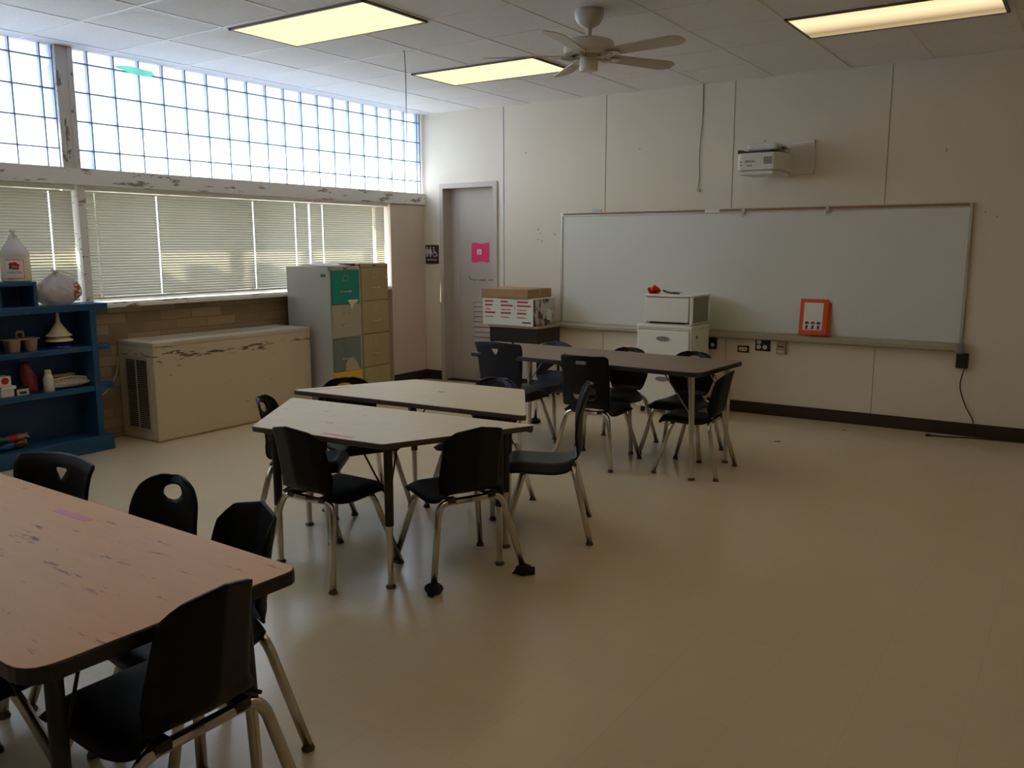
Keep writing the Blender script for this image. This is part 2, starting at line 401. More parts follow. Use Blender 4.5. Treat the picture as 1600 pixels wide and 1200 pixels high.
b = MB(); b.box(-.42, .004, YB, -.56, 1.035, 1.062); b.box(-.30, -.03, YB, -.56, 1.062, 1.075); struct(b.build('trim_4', M['rail'], bevel=.003), 'pale window sill on top of the brick wall', 'trim')
b = MB(); b.box(-.42, 0, YB, -8.03, 1.06, H); struct(b.build('wall_left_end', M['wallside']), 'plain wall at the viewer end of the window wall', 'wall')
# baseboards
b = MB(); b.box(.0, .228, -.012, 0, 0, .105); b.box(1.0, XR, -.012, 0, 0, .105); struct(b.build('baseboard_far', M['base'], bevel=.004), 'dark brown baseboard along the whiteboard wall', 'baseboard')
b = MB(); b.box(0, .012, -.56, -.012, 0, .105); struct(b.build('baseboard_left', M['base'], bevel=.004), 'dark brown baseboard at the foot of the pier', 'baseboard')

# glass block windows
def glass_blocks(name, y0, y1, ystart, label):
    root = thing(name, label, 'window'); root['kind'] = 'structure'
    P = .2065; zs = [2.066, 2.199, 2.405, 2.611, 2.817, H+.01]
    ys = [y1]; y = ystart
    while y > y1+.02: y -= P
    ys = [y0]; yy = ystart
    while yy-P > y0+.03: yy -= P
    while yy < y1-.03: ys.append(yy); yy += P
    ys.append(y1)
    mo = MB(); fr = MB(); co = MB(); g = .0045; xf, xb = -.012, -.052
    for y in ys: mo.box(xb-.01, xf-.010, y-g, y+g, zs[0], zs[-1]); mo.box(xf-.010, xf-.006, y-g, y+g, zs[0], zs[-1], 1)
    for z in zs: mo.box(xb-.0095, xf-.0095, y0, y1, z-g, z+g); mo.box(xf-.0095, xf-.0055, y0, y1, z-g, z+g, 1)
    for i in range(len(ys)-1):
        for j in range(len(zs)-1):
            a0, a1, c0, c1 = ys[i]+g, ys[i+1]-g, zs[j]+g, zs[j+1]-g
            n = 8; vs = []; fs = []
            for p in range(n+1):
                for q in range(n+1):
                    u, w = p/n*2-1, q/n*2-1
                    vs.append((xb-(1-u*u)*(1-w*w)*.045, a0+(a1-a0)*p/n, c0+(c1-c0)*q/n))
            for p in range(n):
                for q in range(n):
                    k = p*(n+1)+q; fs.append((k,k+n+1,k+n+2,k+1))
            co.add(vs, fs)
            n = 5; vs = []; fs = []
            for p in range(n+1):
                for q in range(n+1):
                    u, w = p/n*2-1, q/n*2-1
                    d = (1-u**4)*(1-w**4)*.010
                    vs.append((xf-.010+d, a0+(a1-a0)*p/n, c0+(c1-c0)*q/n))
            for p in range(n):
                for q in range(n):
                    k = p*(n+1)+q; fs.append((k,k+n+1,k+n+2,k+1))
            fr.add(vs, fs)
    mo.build('mortar_grid', [M['mortar'], M['joint']], root); co.build('milky_core', M['block'], root, smooth=60); fr.build('glass_blocks', M['blockface'], root, smooth=60)
    return root
w1 = glass_blocks('window_1', -3.93, -.03, -3.80, 'long glass block window right of the chipped post')
w2 = glass_blocks('window_2', -8.03, -4.06, -4.148-.2065*19, 'glass block window cut by the left edge of the view')
# the green patch on two blocks of the top row
b = MB(); b.prism([(-3.60,2.84),(-3.49,2.86),(-3.40,2.855),(-3.28,2.85),(-3.26,2.82),(-3.34,2.80),(-3.45,2.805),(-3.58,2.83)], -.004, -.002, 0, lambda a,c,d: (d,a,c))
b.build('green_patch', mix_shader_mat('green_film', 'translucent', (.50,.88,.74), diff=.15, tint=(.4,.7,.6)), w1)
# lower windows: frame and clear pane behind the blinds
for nm, y0, y1, lb in (('window_3', -3.905, -.56, 'clear window behind the wide blinds'), ('window_4', -8.07, -3.965, 'clear window behind the cut off blind')):
    r = thing(nm, lb, 'window'); r['kind'] = 'structure'
    b = MB(); b.box(-.27, -.23, y0, y1, 1.062, 1.10); b.box(-.27, -.23, y0, y1, 1.905, 1.945)
    n = 4
    for k in range(n+1):
        yy = y0+(y1-y0)*k/n; b.box(-.27, -.23, max(y0,yy-.02), min(y1,yy+.02), 1.10, 1.905)
    b.build('window_frame', M['white'], r)
    b = MB(); b.box(-.254, -.250, y0, y1, 1.09, 1.92); b.build('window_pane', M['pane'], r)

# blinds
def blind(y0, y1, cords, label, zt=1.94, zb=1.10, x=-.055):
    r = thing('window_blind', label, 'blind', (x, y0, 0), 0, 'blinds along the window wall')
    L = y1-y0; b = MB(); b.box(-.016, .060, 0, L, zt-.030, zt); b.build('headrail', M['offwhite'], r, bevel=.003)
    b = MB(); z = zb+.03; k = 0; cs = [c-y0 for c in cords]
    edges = [0.]
    for c in cs: edges += [c-(.020 if abs(c+y0+.76) < .01 else .0045), c+(.020 if abs(c+y0+.76) < .01 else .0045)]  # one hole moved and widened to let a sun streak onto the wall
    edges.append(L)
    while z < zt-.04:
        tilt = .66; n = 8
        def sl(q, a):
            s = (q/n-.5)*.0255; cu = .0055*(1-(2*q/n-1)**2)
            return (s*math.cos(PI/2*tilt)+cu*math.sin(PI/2*tilt), a, z+s*math.sin(PI/2*tilt)-cu*math.cos(PI/2*tilt))
        for i in range(0, len(edges), 2):      # the middle strips are pierced at the cord holes and the widened sun slot
            a0, a1 = edges[i], edges[i+1]; vs = []
            for q in range(1, n): vs += [sl(q, a0), sl(q, a1)]
            b.add(vs, [(2*q,2*q+1,2*q+3,2*q+2) for q in range(n-2)])
        for q in (0, n-1): b.add([sl(q,0), sl(q,L), sl(q+1,L), sl(q+1,0)], [(0,1,2,3)])
        z += .0212; k += 1
    b.build('slats', M['slat'], r, smooth=0)
    b = MB(); b.box(-.012, .014, 0, L, zb, zb+.018); b.build('bottom_rail', M['offwhite'], r, bevel=.003)
    for c in cs:
        b = MB(); b.tube([(.011,c+.012,zb+.01),(.011,c+.012,zt-.03)], .0012, 5); b.build('lift_cord', M['offwhite'], r)
    return r
blind(-3.90, -1.672, (-3.81,-3.29,-2.33,-1.84), 'widest white blind directly behind the tan heater cabinet')
blind(-1.655, -.605, (-1.49,-.76), 'narrow white blind behind the filing cabinets')
blind(-6.4, -3.985, (-6.3,-5.5,-4.85,-4.155), 'white blind behind the jug and the plastic bag')
blind(-8.0, -6.45, (-7.8,-6.6), 'white blind beside the viewer beyond the blue bookcase')

# outside
b = MB(); b.box(-30, -.5, -30, 25, -.3, -.25); struct(b.build('ground', M['asphalt']), 'sunlit paving outside the windows', 'ground')
for i, (q0, q1) in enumerate(((-8.0,-4.71),(-4.41,-4.16),(-3.75,-3.50),(-2.70,-2.30))):  # unseen blocks added so the sun reaches the blinds only in patches
    b = MB(); b.box(-.67, -.54, q0, q1, -.25, 2.0); struct(b.build('sun_blocker', M['concrete']), 'unseen sun blocker added outside the window, number %d of four from the viewer' % (i+1), 'exterior')

# door
r = thing('door_1', 'grey louvred door under the restroom sign corner', 'door', (0,0,0)); r['kind'] = 'structure'
b = MB()
fw = .045
b.box(DX0-fw, DX0+.004, -.018, .175, 0, DZ+.05); b.box(DX1-.004, DX1+fw+.01, -.018, .175, 0, DZ+.05); b.box(DX0, DX1, -.018, .175, DZ-.004, DZ+.05)
b.box(DX0, DX0+.012, .10, .17, 0, DZ); b.box(DX1-.012, DX1, .10, .17, 0, DZ)
b.build('door_frame', M['doorframe'], r, bevel=.004)
b = MB(); b.box(DX0+.002, DX1-.002, .115, .155, .012, DZ-.002)
b.box(DX0+.12, DX0+.125, .112, .12, .02, DZ-.02)
b.build('door_leaf', M['door'], r, bevel=.003)
b = MB(); lx0, lx1 = .60, .90
b.box(lx0-.02, lx1+.02, .105, .116, .30, .32); b.box(lx0-.02, lx1+.02, .105, .116, .885, .90); b.box(lx0-.02, lx0, .105, .116, .32, .885); b.box(lx1, lx1+.02, .105, .116, .32, .885)
b.box(lx0, lx1, .113, .1155, .32, .885, 1)
for k in range(10):
    z = .335+k*.056
    b.add([(lx0,.113,z+.05),(lx1,.113,z+.05),(lx1,.098,z+.004),(lx0,.098,z+.004),(lx0,.113,z),(lx1,.113,z)], [(0,1,2,3),(3,2,5,4)], 0)
b.build('louver_vent', [M['door'], M['doordark']], r)
b = MB()
b.tube(spline([(.535,.112,1.175),(.55,.112,1.135),(.60,.112,1.128),(.63,.112,1.128)]), .005, 6); b.tube([(.665,.112,1.128),(.76,.112,1.128)], .006, 6)
b.tube(spline([(.80,.112,1.128),(.86,.112,1.14),(.90,.112,1.19)]), .006, 6); b.tube([(.895,.112,1.29),(.90,.112,1.24)],.007,6)
b.build('scuff_mark', M['greyprint'], r)
b = MB(); b.box(DX0, DX1, .02, .2, -.004, .012); b.build('threshold', M['dark'], r)
# back of the opening is closed off by the leaf; corridor side
# pink paper
p = thing('paper_notice', 'hot pink sheet of paper taped to the grey door', 'paper', (.685,.110,1.425))
b = MB(); vs = []; n = 8
for i in range(n+1):
    for j in range(n+1):
        u, w = i/n-.5, j/n-.5
        vs.append((u*.225+.008*w, -.002-.006*math.cos(u*5+1)*max(0,w+.1), w*.20*(1+.05*math.sin(i))))
b.add(vs, [(i*(n+1)+j,(i+1)*(n+1)+j,(i+1)*(n+1)+j+1,i*(n+1)+j+1) for i in range(n) for j in range(n)])
b.build('sheet', M['pinkpaper'], p, solid=.0008)
b = MB(); b.box(-.032,.028,-.0125,-.0095,-.02,.035); o = b.build('printed_label', M['paper'], p)
b = MB(); b.box(-.022,.016,-.0135,-.0125,.012,.016); b.box(-.022,.018,-.0135,-.0125,.0,.004); b.box(-.022,.010,-.0135,-.0125,-.012,-.008); b.build('print_line', M['green'], o)
# restroom sign
p = thing('restroom_sign', 'dark maroon restroom sign with white figures beside the door', 'sign', (.108,-.001,1.405))
b = MB(); b.prism(rrect(.185,.205,.008), -.006, 0, 0, lambda a,c,d: (a,d,c)); b.build('sign_plate', M['maroon'], p)
def disc(bm, cx, cz, rad, y0, y1, n=16): bm.prism([(cx+rad*math.cos(2*PI*k/n), cz+rad*math.sin(2*PI*k/n)) for k in range(n)], y0, y1, 0, lambda a,c,d: (a,d,c))
def poly(bm, pts, y0=-.008, y1=-.006): bm.prism(pts, y0, y1, 0, lambda a,c,d: (a,d,c))
b = MB(); cx = -.068; disc(b, cx, .072, .0095, -.008, -.006); poly(b, [(cx-.017,.058),(cx+.017,.058),(cx+.017,.008),(cx+.010,.008),(cx+.010,-.028),(cx-.010,-.028),(cx-.010,.008),(cx-.017,.008)]); b.build('man_figure', M['paper'], p)
b = MB(); cx = -.022; disc(b, cx, .072, .0095, -.008, -.006); poly(b, [(cx-.012,.058),(cx+.012,.058),(cx+.025,.012),(cx+.012,-.002),(cx+.009,-.028),(cx-.009,-.028),(cx-.012,-.002),(cx-.025,.012)]); b.build('woman_figure', M['paper'], p)
b = MB(); cx = .040; disc(b, cx-.012, .072, .009, -.008, -.006); poly(b, [(cx-.017,.06),(cx-.006,.06),(cx-.002,.026),(cx+.022,.026),(cx+.030,-.008),(cx+.042,-.008),(cx+.042,-.018),(cx+.024,-.018),(cx+.014,.014),(cx-.012,.014)])
b.tube([(cx+.026*math.cos(a)+.002, -.007, .0+.026*math.sin(a)) for a in [PI*.72+k*PI*1.25/14 for k in range(15)]], .0035, 6)
b.build('wheelchair_figure', M['paper'], p)
lettering('RESTROOM', .026, M['paper'], p, (0,-.0075,-.062), FACE_Y)

# whiteboard
wx0, wx1, wz0, wz1 = 1.79, 5.425, .735, 1.79
p = thing('whiteboard', 'wide whiteboard with a tray on the cream far wall', 'whiteboard', (wx0,0,wz0))
W = wx1-wx0; Hh = wz1-wz0
b = MB(); b.box(0, W, -.014, 0, 0, Hh); b.build('board_panel', M['wb'], p)
b = MB(); b.box(-.012,.012,-.022,0,0,Hh); b.box(W-.012,W+.012,-.022,0,0,Hh); b.box(-.012,W+.012,-.022,0,-.012,.006); b.build('board_frame', M['alu'], p, bevel=.002)
b = MB(); b.box(-.012,W+.012,-.024,0,Hh-.006,Hh+.03); b.build('map_rail', M['alu'], p, bevel=.002)
b = MB(); b.box(.02,W-.01,-.0255,-.02,Hh+.004,Hh+.024); b.build('cork_strip', M['cork'], p)
b = MB(); b.box(1.50,1.635,-.030,-.02,Hh-.004,Hh+.028); b.build('end_clip', M['white'], p)
for cx in (1.855, 2.57):
    b = MB(); b.box(cx-.012,cx+.012,-.034,-.02,Hh-.03,Hh+.032); b.tube(spline([(cx,-.034,Hh-.01),(cx,-.05,Hh-.03),(cx,-.044,Hh-.045)]), .004, 6); b.build('map_hook', M['alu'], p)
b = MB(); pr = [(0,.012),(-.012,.012),(-.075,.0),(-.085,-.012),(-.085,-.04),(-.07,-.045),(0,-.06)]
b.prism(pr, -.015, W+.0, 0, lambda a,c,d: (d,a,c-.012)); b.build('chalk_tray', M['traym'], p, bevel=.003)
b = MB(); b.box(W-.02,W+.03,-.092,0,-.075,.004); b.build('tray_end_cap', M['grey'], p, bevel=.008)
b = MB(); b.box(.335,.44,-.006,0,Hh+.032,Hh+.055); b.build('tape_piece', mat('pale_blue_tape',(.42,.55,.62),.6), p)

# orange folder on the tray
p = thing('folder', 'orange folder with a white picture sheet leaning on the whiteboard', 'folder', (4.30,-.068,.743), math.radians(3))
p.rotation_euler = (math.radians(-9), 0, math.radians(3))
b = MB(); b.box(-.115,.115,-.004,.0,0,.305); b.build('front_cover', M['orange'], p, bevel=.002)
b = MB(); b.box(-.10,.14,.004,.012,.0,.30); b.build('back_cover', mat('orange_cover_back',(.50,.07,.02),.45), p, bevel=.002)
b = MB(); b.box(-.082,.075,-.0055,-.004,.04,.275); sh = b.build('picture_sheet', M['paper'], p)
b = MB()
for cx, mm in ((-.05,0),(-.002,1),(.045,0)):
    fn = lambda a,c,d: (a,d,c)
    for (ox, oz, rw, rh, mi) in ((0,.100,.017,.014,mm),(0,.088,.012,.010,2),(0,.068,.010,.014,0),(-.008,.052,.004,.010,0),(.009,.052,.007,.004,0)):
        b.prism([(cx+ox+rw*math.cos(2*PI*k/12), oz+rh*math.sin(2*PI*k/12)) for k in range(12)], -.0065-.0003*mi, -.0055, mi, fn)
b.build('drawn_figures', [M['ink'], M['red'], M['skin']], sh)

# projector on its wall plate
p = thing('projector', 'white short throw projector on a wall plate above the whiteboard', 'projector', (3.93,0,2.22))
b = MB(); b.prism(rrect(.31,.275,.02, cx=.145, cy=.005), -.03, 0, 0, lambda a,c,d: (a,d,c)); b.build('wall_plate', M['proj'], p, bevel=.004)
b = MB(); b.box(-.02,.10,-.30,-.02,.045,.085); b.build('mount_arm', M['proj'], p, bevel=.006)
b = MB(); b.box(-.20,.10,-.42,-.06,.028,.040, 0); b.build('mount_shelf', M['projdark'], p, bevel=.003)
b = MB(); b.prism(fillet([(-.215,-.44),(.09,-.44),(.15,-.36),(.15,-.10),(-.215,-.10)], [.04,.03,.03,.02,.02]), -.115, .025); b.prism(fillet([(-.195,-.42),(.08,-.42),(.13,-.35),(.13,-.12),(-.195,-.12)], .02), -.15,-.115)
b.build('projector_body', M['proj'], p, bevel=.012, seg=3)
b = MB(); b.prism(fillet([(-.15,-.40),(.10,-.40),(.10,-.10),(-.15,-.10)], .03), .045, .105); b.build('top_cover', M['proj'], p, bevel=.018, seg=3)
b = MB(); b.box(-.225,-.19,-.40,-.30,.025,.055); b.build('lens_window', M['projdark'], p, bevel=.004)
b = MB(); b.box(.01,.075,-.4425,-.438,-.07,-.01, 0)
for k in range(5): b.box(.012+k*.0128,.0135+k*.0128,-.4435,-.4425,-.07,-.01, 1)
b.build('exhaust_grille', [M['grey'], M['proj']], p)
b = MB(); disc(b, -.182, -.045, .006, -.443, -.439); b.box(-.189,-.173,-.443,-.439,-.075,-.069); b.build('status_light', M['ink'], p)
lettering('EPSON', .026, M['ink'], p, (-.105,-.441,-.045), FACE_Y)
b = MB(); b.box(-.13,-.085,-.4415,-.4395,-.082,-.074); b.build('model_text', M['greyprint'], p)
b = MB(); b.tube(spline([(.06,-.30,.05),(.07,-.34,.035),(.0,-.40,.032),(.09,-.36,.05),(.10,-.2,.06)]), .006, 6); b.build('cable', M['wire'], p)

# thin cable hanging down the far wall
b = MB(); b.tube(spline([(3.232,-.006,H),(3.232,-.006,2.62),(3.225,-.008,2.50),(3.215,-.010,2.30),(3.220,-.008,2.1),(3.212,-.012,2.0)]), .0028, 6)
o = tag(b.build('hanging_cable', M['wire']), 'thin dark cable hanging down the far wall left of the projector', 'cable')
b = MB(); b.box(3.20,3.228,-.02,-.002,1.975,2.005); b.build('plug', M['palewire'], o, bevel=.002)
# wire hanging from ceiling near the windows
b = MB(); b.tube(spline([(1.90,-2.50,H-.004),(1.915,-2.5,H-.03),(1.92,-2.50,2.59),(1.918,-2.5,2.15)]), .003, 5)
tag(b.build('hanging_wire', M['wire']), 'thin wire hanging from the ceiling before the glass blocks', 'wire')

# wall plates
def plate(name, label, cat, x, z, w, h, m, d=.012):
    p = thing(name, label, cat, (x,0,z)); b = MB(); b.prism(rrect(w,h,.006), -d, 0, 0, lambda a,c,d_: (a,d_,c)); b.build('cover_plate', m, p, bevel=.002); return p
p = plate('wall_outlet', 'black outlet plate half hidden by the white plastic drawers', 'outlet', 3.40, .62, .08, .125, M['edgeblack'])
b = MB(); disc(b, 0, -.022, .018, -.015, -.011); b.build('socket', M['cardwhite'], p)
b = MB(); disc(b, 0, .026, .018, -.015, -.011); b.build('socket', M['edgeblack'], p)
p = plate('wall_outlet', 'small sideways outlet with black rim under the whiteboard tray', 'outlet', 3.687, .577, .105, .06, M['edgeblack'])
b = MB(); b.prism(rrect(.075,.034,.012), -.016, -.012, 0, lambda a,c,d: (a,d,c)); o = b.build('socket', M['cream'], p)
b = MB(); b.box(-.02,-.012,-.0175,-.016,-.006,.006); b.box(.012,.02,-.0175,-.016,-.006,.006); b.build('slot', M['ink'], o)
p = plate('wall_outlet', 'square black plate with three pale round sockets under the whiteboard', 'outlet', 3.862, .628, .132, .115, M['edgeblack'])
for sx, sz in ((-.032,.022),(-.032,-.022),(.022,-.022)):
    b = MB(); disc(b, sx, sz, .019, -.016, -.011); o = b.build('socket', M['cardwhite'], p)
    b = MB(); disc(b, sx, sz, .006, -.0175, -.016); b.build('slot', M['greyprint'], o)
p = plate('thermostat', 'beige wall control box with a dark slot under the whiteboard', 'thermostat', 4.03, .617, .082, .125, M['tan'], .03)
b = MB(); b.box(-.028,.024,-.033,-.029,.0,.010); b.build('slot', M['dark'], p)
b = MB(); b.box(-.028,.024,-.033,-.029,-.048,-.030); b.build('switch_bar', M['cream'], p)
p = plate('wall_box', 'black wall box with a cord below the whiteboard corner', 'box', 5.447, .60, .085, .118, M['edgeblack'], .04)
b = MB(); b.tube(spline([(.02,-.02,-.055),(.0,-.018,-.16),(.005,-.016,-.24),(.05,-.016,-.36),(.105,-.016,-.46),(.112,-.020,-.52),(.112,-.022,-.57),(.112,-.03,-.592)]), .0045, 7); b.build('cord', M['wire'], p)
b = MB(); b.tube(spline([(5.28,-.175,.008),(5.40,-.14,.006),(5.62,-.075,.006),(6.1,-.04,.006),(6.9,-.03,.006)]), .006, 7)
o = tag(b.build('floor_cable', M['wire']), 'dark cable lying along the baseboard with its plug end loose', 'cable')
b = MB(); b.tube([(5.25,-.185,.012),(5.285,-.173,.010)], .012, 8); b.build('plug', M['wire'], o)
for (x,y,w,an,lb) in ((4.326,-1.02,.05,.5,'small brown scrap on the floor beyond the dark table'),(4.66,-.31,.03,.1,'tiny dark scrap on the floor near the baseboard')):
    b = MB(); b.prism([(-w/2,-.008),(w/2,-.012),(w*.4,.012),(-w*.3,.012)], 0, .004); o = tag(b.build('floor_scrap', M['toybrown']), lb, 'scrap'); o.location = (x,y,.001); o.rotation_euler = (0,0,an)

# ------------------------------------------------------------------ ceiling lights
def fixture(x0, y0, label, m):
    p = thing('ceiling_light', label, 'ceiling light', (x0+.61, y0+.3, H), 0, 'recessed fluorescent ceiling lights')
    w, d = .60, .295
    b = MB(); t = .016
    b.box(-w,w,-d,-d+t,-.014,-.0015); b.box(-w,w,d-t,d,-.014,-.0015); b.box(-w,-w+t,-d,d,-.014,-.0015); b.box(w-t,w,-d,d,-.014,-.0015)
    b.build('frame', M['lampframe'], p)
    b = MB(); b.box(-w+t,w-t,-d+t,d-t,-.009,-.002); b.build('diffuser', m, p)
    return p
fixture(1.385, -3.655, 'lit ceiling panel nearest the glass blocks and nearest the viewer', M['lamp'])
fixture(1.385, -1.825, 'lit ceiling panel partly behind the fan blades', M['lamp'])
fixture(4.470, -1.825, 'dimmer lit ceiling panel above the whiteboard end, shaded along one side', M['lampdim'])
fixture(4.470, -3.655, 'lit ceiling panel just above the top of the view', M['lamp'])
fixture(1.385, -5.49, 'lit ceiling panel above the blue bookcase, out of view', M['lamp'])
fixture(4.470, -5.49, 'lit ceiling panel above the worn table, out of view', M['lamp'])

# ceiling fan
p = thing('ceiling_fan', 'white five blade ceiling fan on a short rod', 'fan', (3.562,-2.70,0))
b = MB(); b.lathe([(.088,H-.001),(.092,H-.02),(.088,H-.045),(.062,H-.085),(.035,H-.10),(.028,H-.105)], 32); b.build('canopy', M['fan'], p, smooth=40)
b = MB(); b.lathe([(.017,H-.10),(.017,2.735)], 16); b.lathe([(.024,2.755),(.024,2.735)],16); b.tube([(.0,-.02,2.752),(.05,-.02,2.752)],.004,6); b.build('down_rod', M['fan'], p, smooth=40)
b = MB(); b.lathe([(.04,2.742),(.12,2.738),(.148,2.725),(.155,2.70),(.155,2.67),(.145,2.652),(.105,2.640),(.06,2.636)], 40); mo_ = b.build('motor_housing', M['fan'], p, smooth=40)
b = MB()
for k in range(36):
    a = 2*PI*k/36; c, s_ = math.cos(a), math.sin(a)
    b.tube([(.112*c,.112*s_,2.641),(.086*c,.086*s_,2.637)], .0028, 4)
b.build('vent_slots', M['dark'], mo_)
b = MB(); b.lathe([(.05,2.637),(.056,2.625),(.056,2.565),(.05,2.555),(.03,2.552)], 28); b.build('switch_housing', M['fan'], p, smooth=40)
b = MB(); b.tube([(.035,-.04,2.60),(.04,-.045,2.52)], .0018, 5); b.build('pull_chain', M['alu'], p)
bl0 = None
for k in range(5):
    a = math.radians(208+72*k)
    b = MB(); b.T = Matrix.Rotation(a,4,'Z')
    b.prism([(.055,-.012),(.12,-.016),(.16,-.035),(.215,-.038),(.225,0),(.215,.038),(.16,.035),(.12,.016),(.055,.012)], 2.636, 2.641)
    b.tube(arc([(.055,0,2.634),(.11,0,2.622),(.17,0,2.634)],.03), .009, 8)
    br = b.build('blade_arm', M['fan'], p, bevel=.0015)
    b = MB(); b.T = Matrix.Rotation(a,4,'Z') @ Matrix.Translation((0,0,2.644)) @ Matrix.Rotation(math.radians(-12),4,'X')
    b.prism(fillet([(.155,-.05),(.60,-.066),(.66,-.035),(.66,.035),(.60,.066),(.155,.05)], [.02,.03,.03,.03,.03,.02]), 0, .006)
    b.build('blade', M['fanblade'], p, bevel=.001)

# ------------------------------------------------------------------ heater cabinet, filing cabinets
p = thing('heater_cabinet', 'long tan heater cabinet with a side vent under the blinds', 'heater', (-.085,-3.69,0))
L, D, Z = 1.585, .46, .775
b = MB(); b.box(0,D,0,L,.012,Z-.035); b.box(.01,D-.012,.01,L-.01,0,.02); b.build('housing', M['tanmetal'], p, bevel=.006)
b = MB(); b.box(0,D+.004,-.004,L+.004,Z-.035,Z); t_ = b.build('top_panel', M['tantop'], p, bevel=.006)
b = MB()
for k in range(22): b.box(.10,.30,.10+k*.055,.135+k*.055,Z-.001,Z+.0025)
b.build('top_grille', M['vent'], t_)
b = MB(); b.box(.09,.40,-.010,.002,.07,.665); v_ = b.build('vent_frame', M['vent'], p, bevel=.004)
b = MB(); b.box(.115,.375,-.012,-.006,.10,.635); g_ = b.build('vent_opening', M['dark'], v_)
b = MB()
for k in range(34):
    z = .105+k*.0157
    b.add([(.115,-.013,z),(.375,-.013,z),(.375,-.017,z+.006),(.115,-.017,z+.006)], [(0,1,2,3)])
b.box(.24,.25,-.018,-.012,.10,.635)
b.build('vent_louvers', M['vent'], v_)
b = MB(); b.tube(spline([(-.07,-3.705,.64),(-.06,-3.73,.52),(-.05,-3.80,.42),(-.03,-3.88,.37),(-.02,-3.95,.40)]), .005, 6); tag(b.build('power_cord', M['palewire']), 'thin pale cord looping from the heater cabinet to the blue bookcase', 'cord')

def cabinet(name, label, y0, bodymat, xf, zt, drawers, frontm):
    p = thing(name, label, 'filing cabinet', (.012, y0, 0)); D = xf-.012; w = .385
    b = MB(); b.box(0,D-.012,0,w,.03,zt); b.box(.02,D-.03,.015,w-.015,0,.04); b.box(D-.02,D,0,.012,.03,zt); b.box(D-.02,D,w-.012,w,.03,zt); b.box(D-.02,D,0,w,zt-.035,zt)
    b.build('cabinet_body', bodymat, p, bevel=.003)
    hh = (zt-.035-.05)/4
    for k in range(4):
        z1 = zt-.04-k*hh; z0 = z1-hh+.008
        b = MB(); b.box(D-.014,D+.004,.016,w-.016,z0,z1); d = b.build('drawer', frontm[k], p, bevel=.003)
        zc = z0+.38*(z1-z0); yc = w/2
        b = MB(); b.tube(arc([(D+.004,yc-.055,zc),(D+.028,yc-.055,zc),(D+.028,yc+.055,zc),(D+.004,yc+.055,zc)],.012), .006, 8); b.box(D+.003,D+.006,yc-.068,yc-.045,zc-.012,zc+.012); b.box(D+.003,D+.006,yc+.045,yc+.068,zc-.012,zc+.012)
        b.build('pull_handle', M['alu'], d)
        b = MB(); yl = yc; zl = z0+.78*(z1-z0)
        b.box(D+.003,D+.0065,yl-.035,yl+.035,zl+.021,zl+.025); b.box(D+.003,D+.0065,yl-.035,yl+.035,zl-.025,zl-.021); b.box(D+.003,D+.0065,yl-.035,yl-.031,zl-.021,zl+.021); b.box(D+.003,D+.0065,yl+.031,yl+.035,zl-.021,zl+.021)
        b.build('card_holder', M['alu'], d)
    b = MB(); b.box(D-.002,D+.004,w/2-.02,w/2+.02,zt-.024,zt-.012); b.build('name_plate', M['ink'], p)
    return p, D, w
p, D, w = cabinet('filing_cabinet', 'grey filing cabinet with teal, grey and yellow papers on its drawers', -2.03, M['cabgrey'], .575, 1.315, 4, [M['teal'], M['cabbeige'], M['slate'], M['yellow']])
b = MB(); b.box(D-.115,D-.05,-.0015,.001,1.222,1.25); b.build('green_tag', M['greentag'], p)
b = MB(); hz = .82
b.prism([(w/2-.03,.355),(w/2-.035,.41),(w/2-.005,.46),(w/2+.075,.465),(w/2+.12,.42),(w/2+.15,.355)], D+.0042, D+.0062, 0, lambda a,c,d: (d,a,c)); b.build('worn_patch', M['cabbeige'], p)
b = MB(); b.prism([(w/2+.02,1.0),(w/2+.02,1.01),(w/2+.16,1.01),(w/2+.14,.985),(w/2+.09,.965),(w/2+.075,.93),(w/2+.05,.935),(w/2+.055,.965)], D+.005, D+.010, 0, lambda a,c,d: (d,a,c)); b.build('torn_paper', M['paper'], p)
p2, D2, w2_ = cabinet('filing_cabinet', 'tan filing cabinet standing between the grey cabinet and the pier', -1.642, M['cabtan'], .575, 1.335, 4, [M['cabtan']]*4)
b = MB(); b.lathe([(.014,0),(.014,.012),(.009,.016)],16); b.T = Matrix(); lk = b.build('lock', M['alu'], p2); lk.location = (D2+.002,.335,1.20); lk.rotation_euler = (0,PI/2,0)
# papers and bag on the cabinets
b = MB(); n = 10; vs = []
for i in range(n+1):
    for j in range(n+1):
        u, q = i/n, j/n
        e = min(u,1-u,q,1-q)
        vs.append((.12+u*.40, -1.96+q*.30+.02*math.sin(u*6), 1.3185+.028*min(1,e*5)*(.55+.45*math.sin(u*9+q*5)*math.cos(q*8))+.001))
b.add(vs, [(i*(n+1)+j,(i+1)*(n+1)+j,(i+1)*(n+1)+j+1,i*(n+1)+j+1) for i in range(n) for j in range(n)])
tag(b.build('crumpled_paper', M['paper'], solid=.003, off=1, smooth=0), 'crumpled white paper lying on top of the grey filing cabinet', 'paper')
b = MB(); b.prism([(.25,-1.655),(.53,-1.655),(.53,-1.70),(.42,-1.80),(.25,-1.80)], 1.3175, 1.334, 0); tag(b.build('paper_folder', M['fabric'], bevel=.003), 'dark folder on the grey cabinet against the tan one', 'folder')

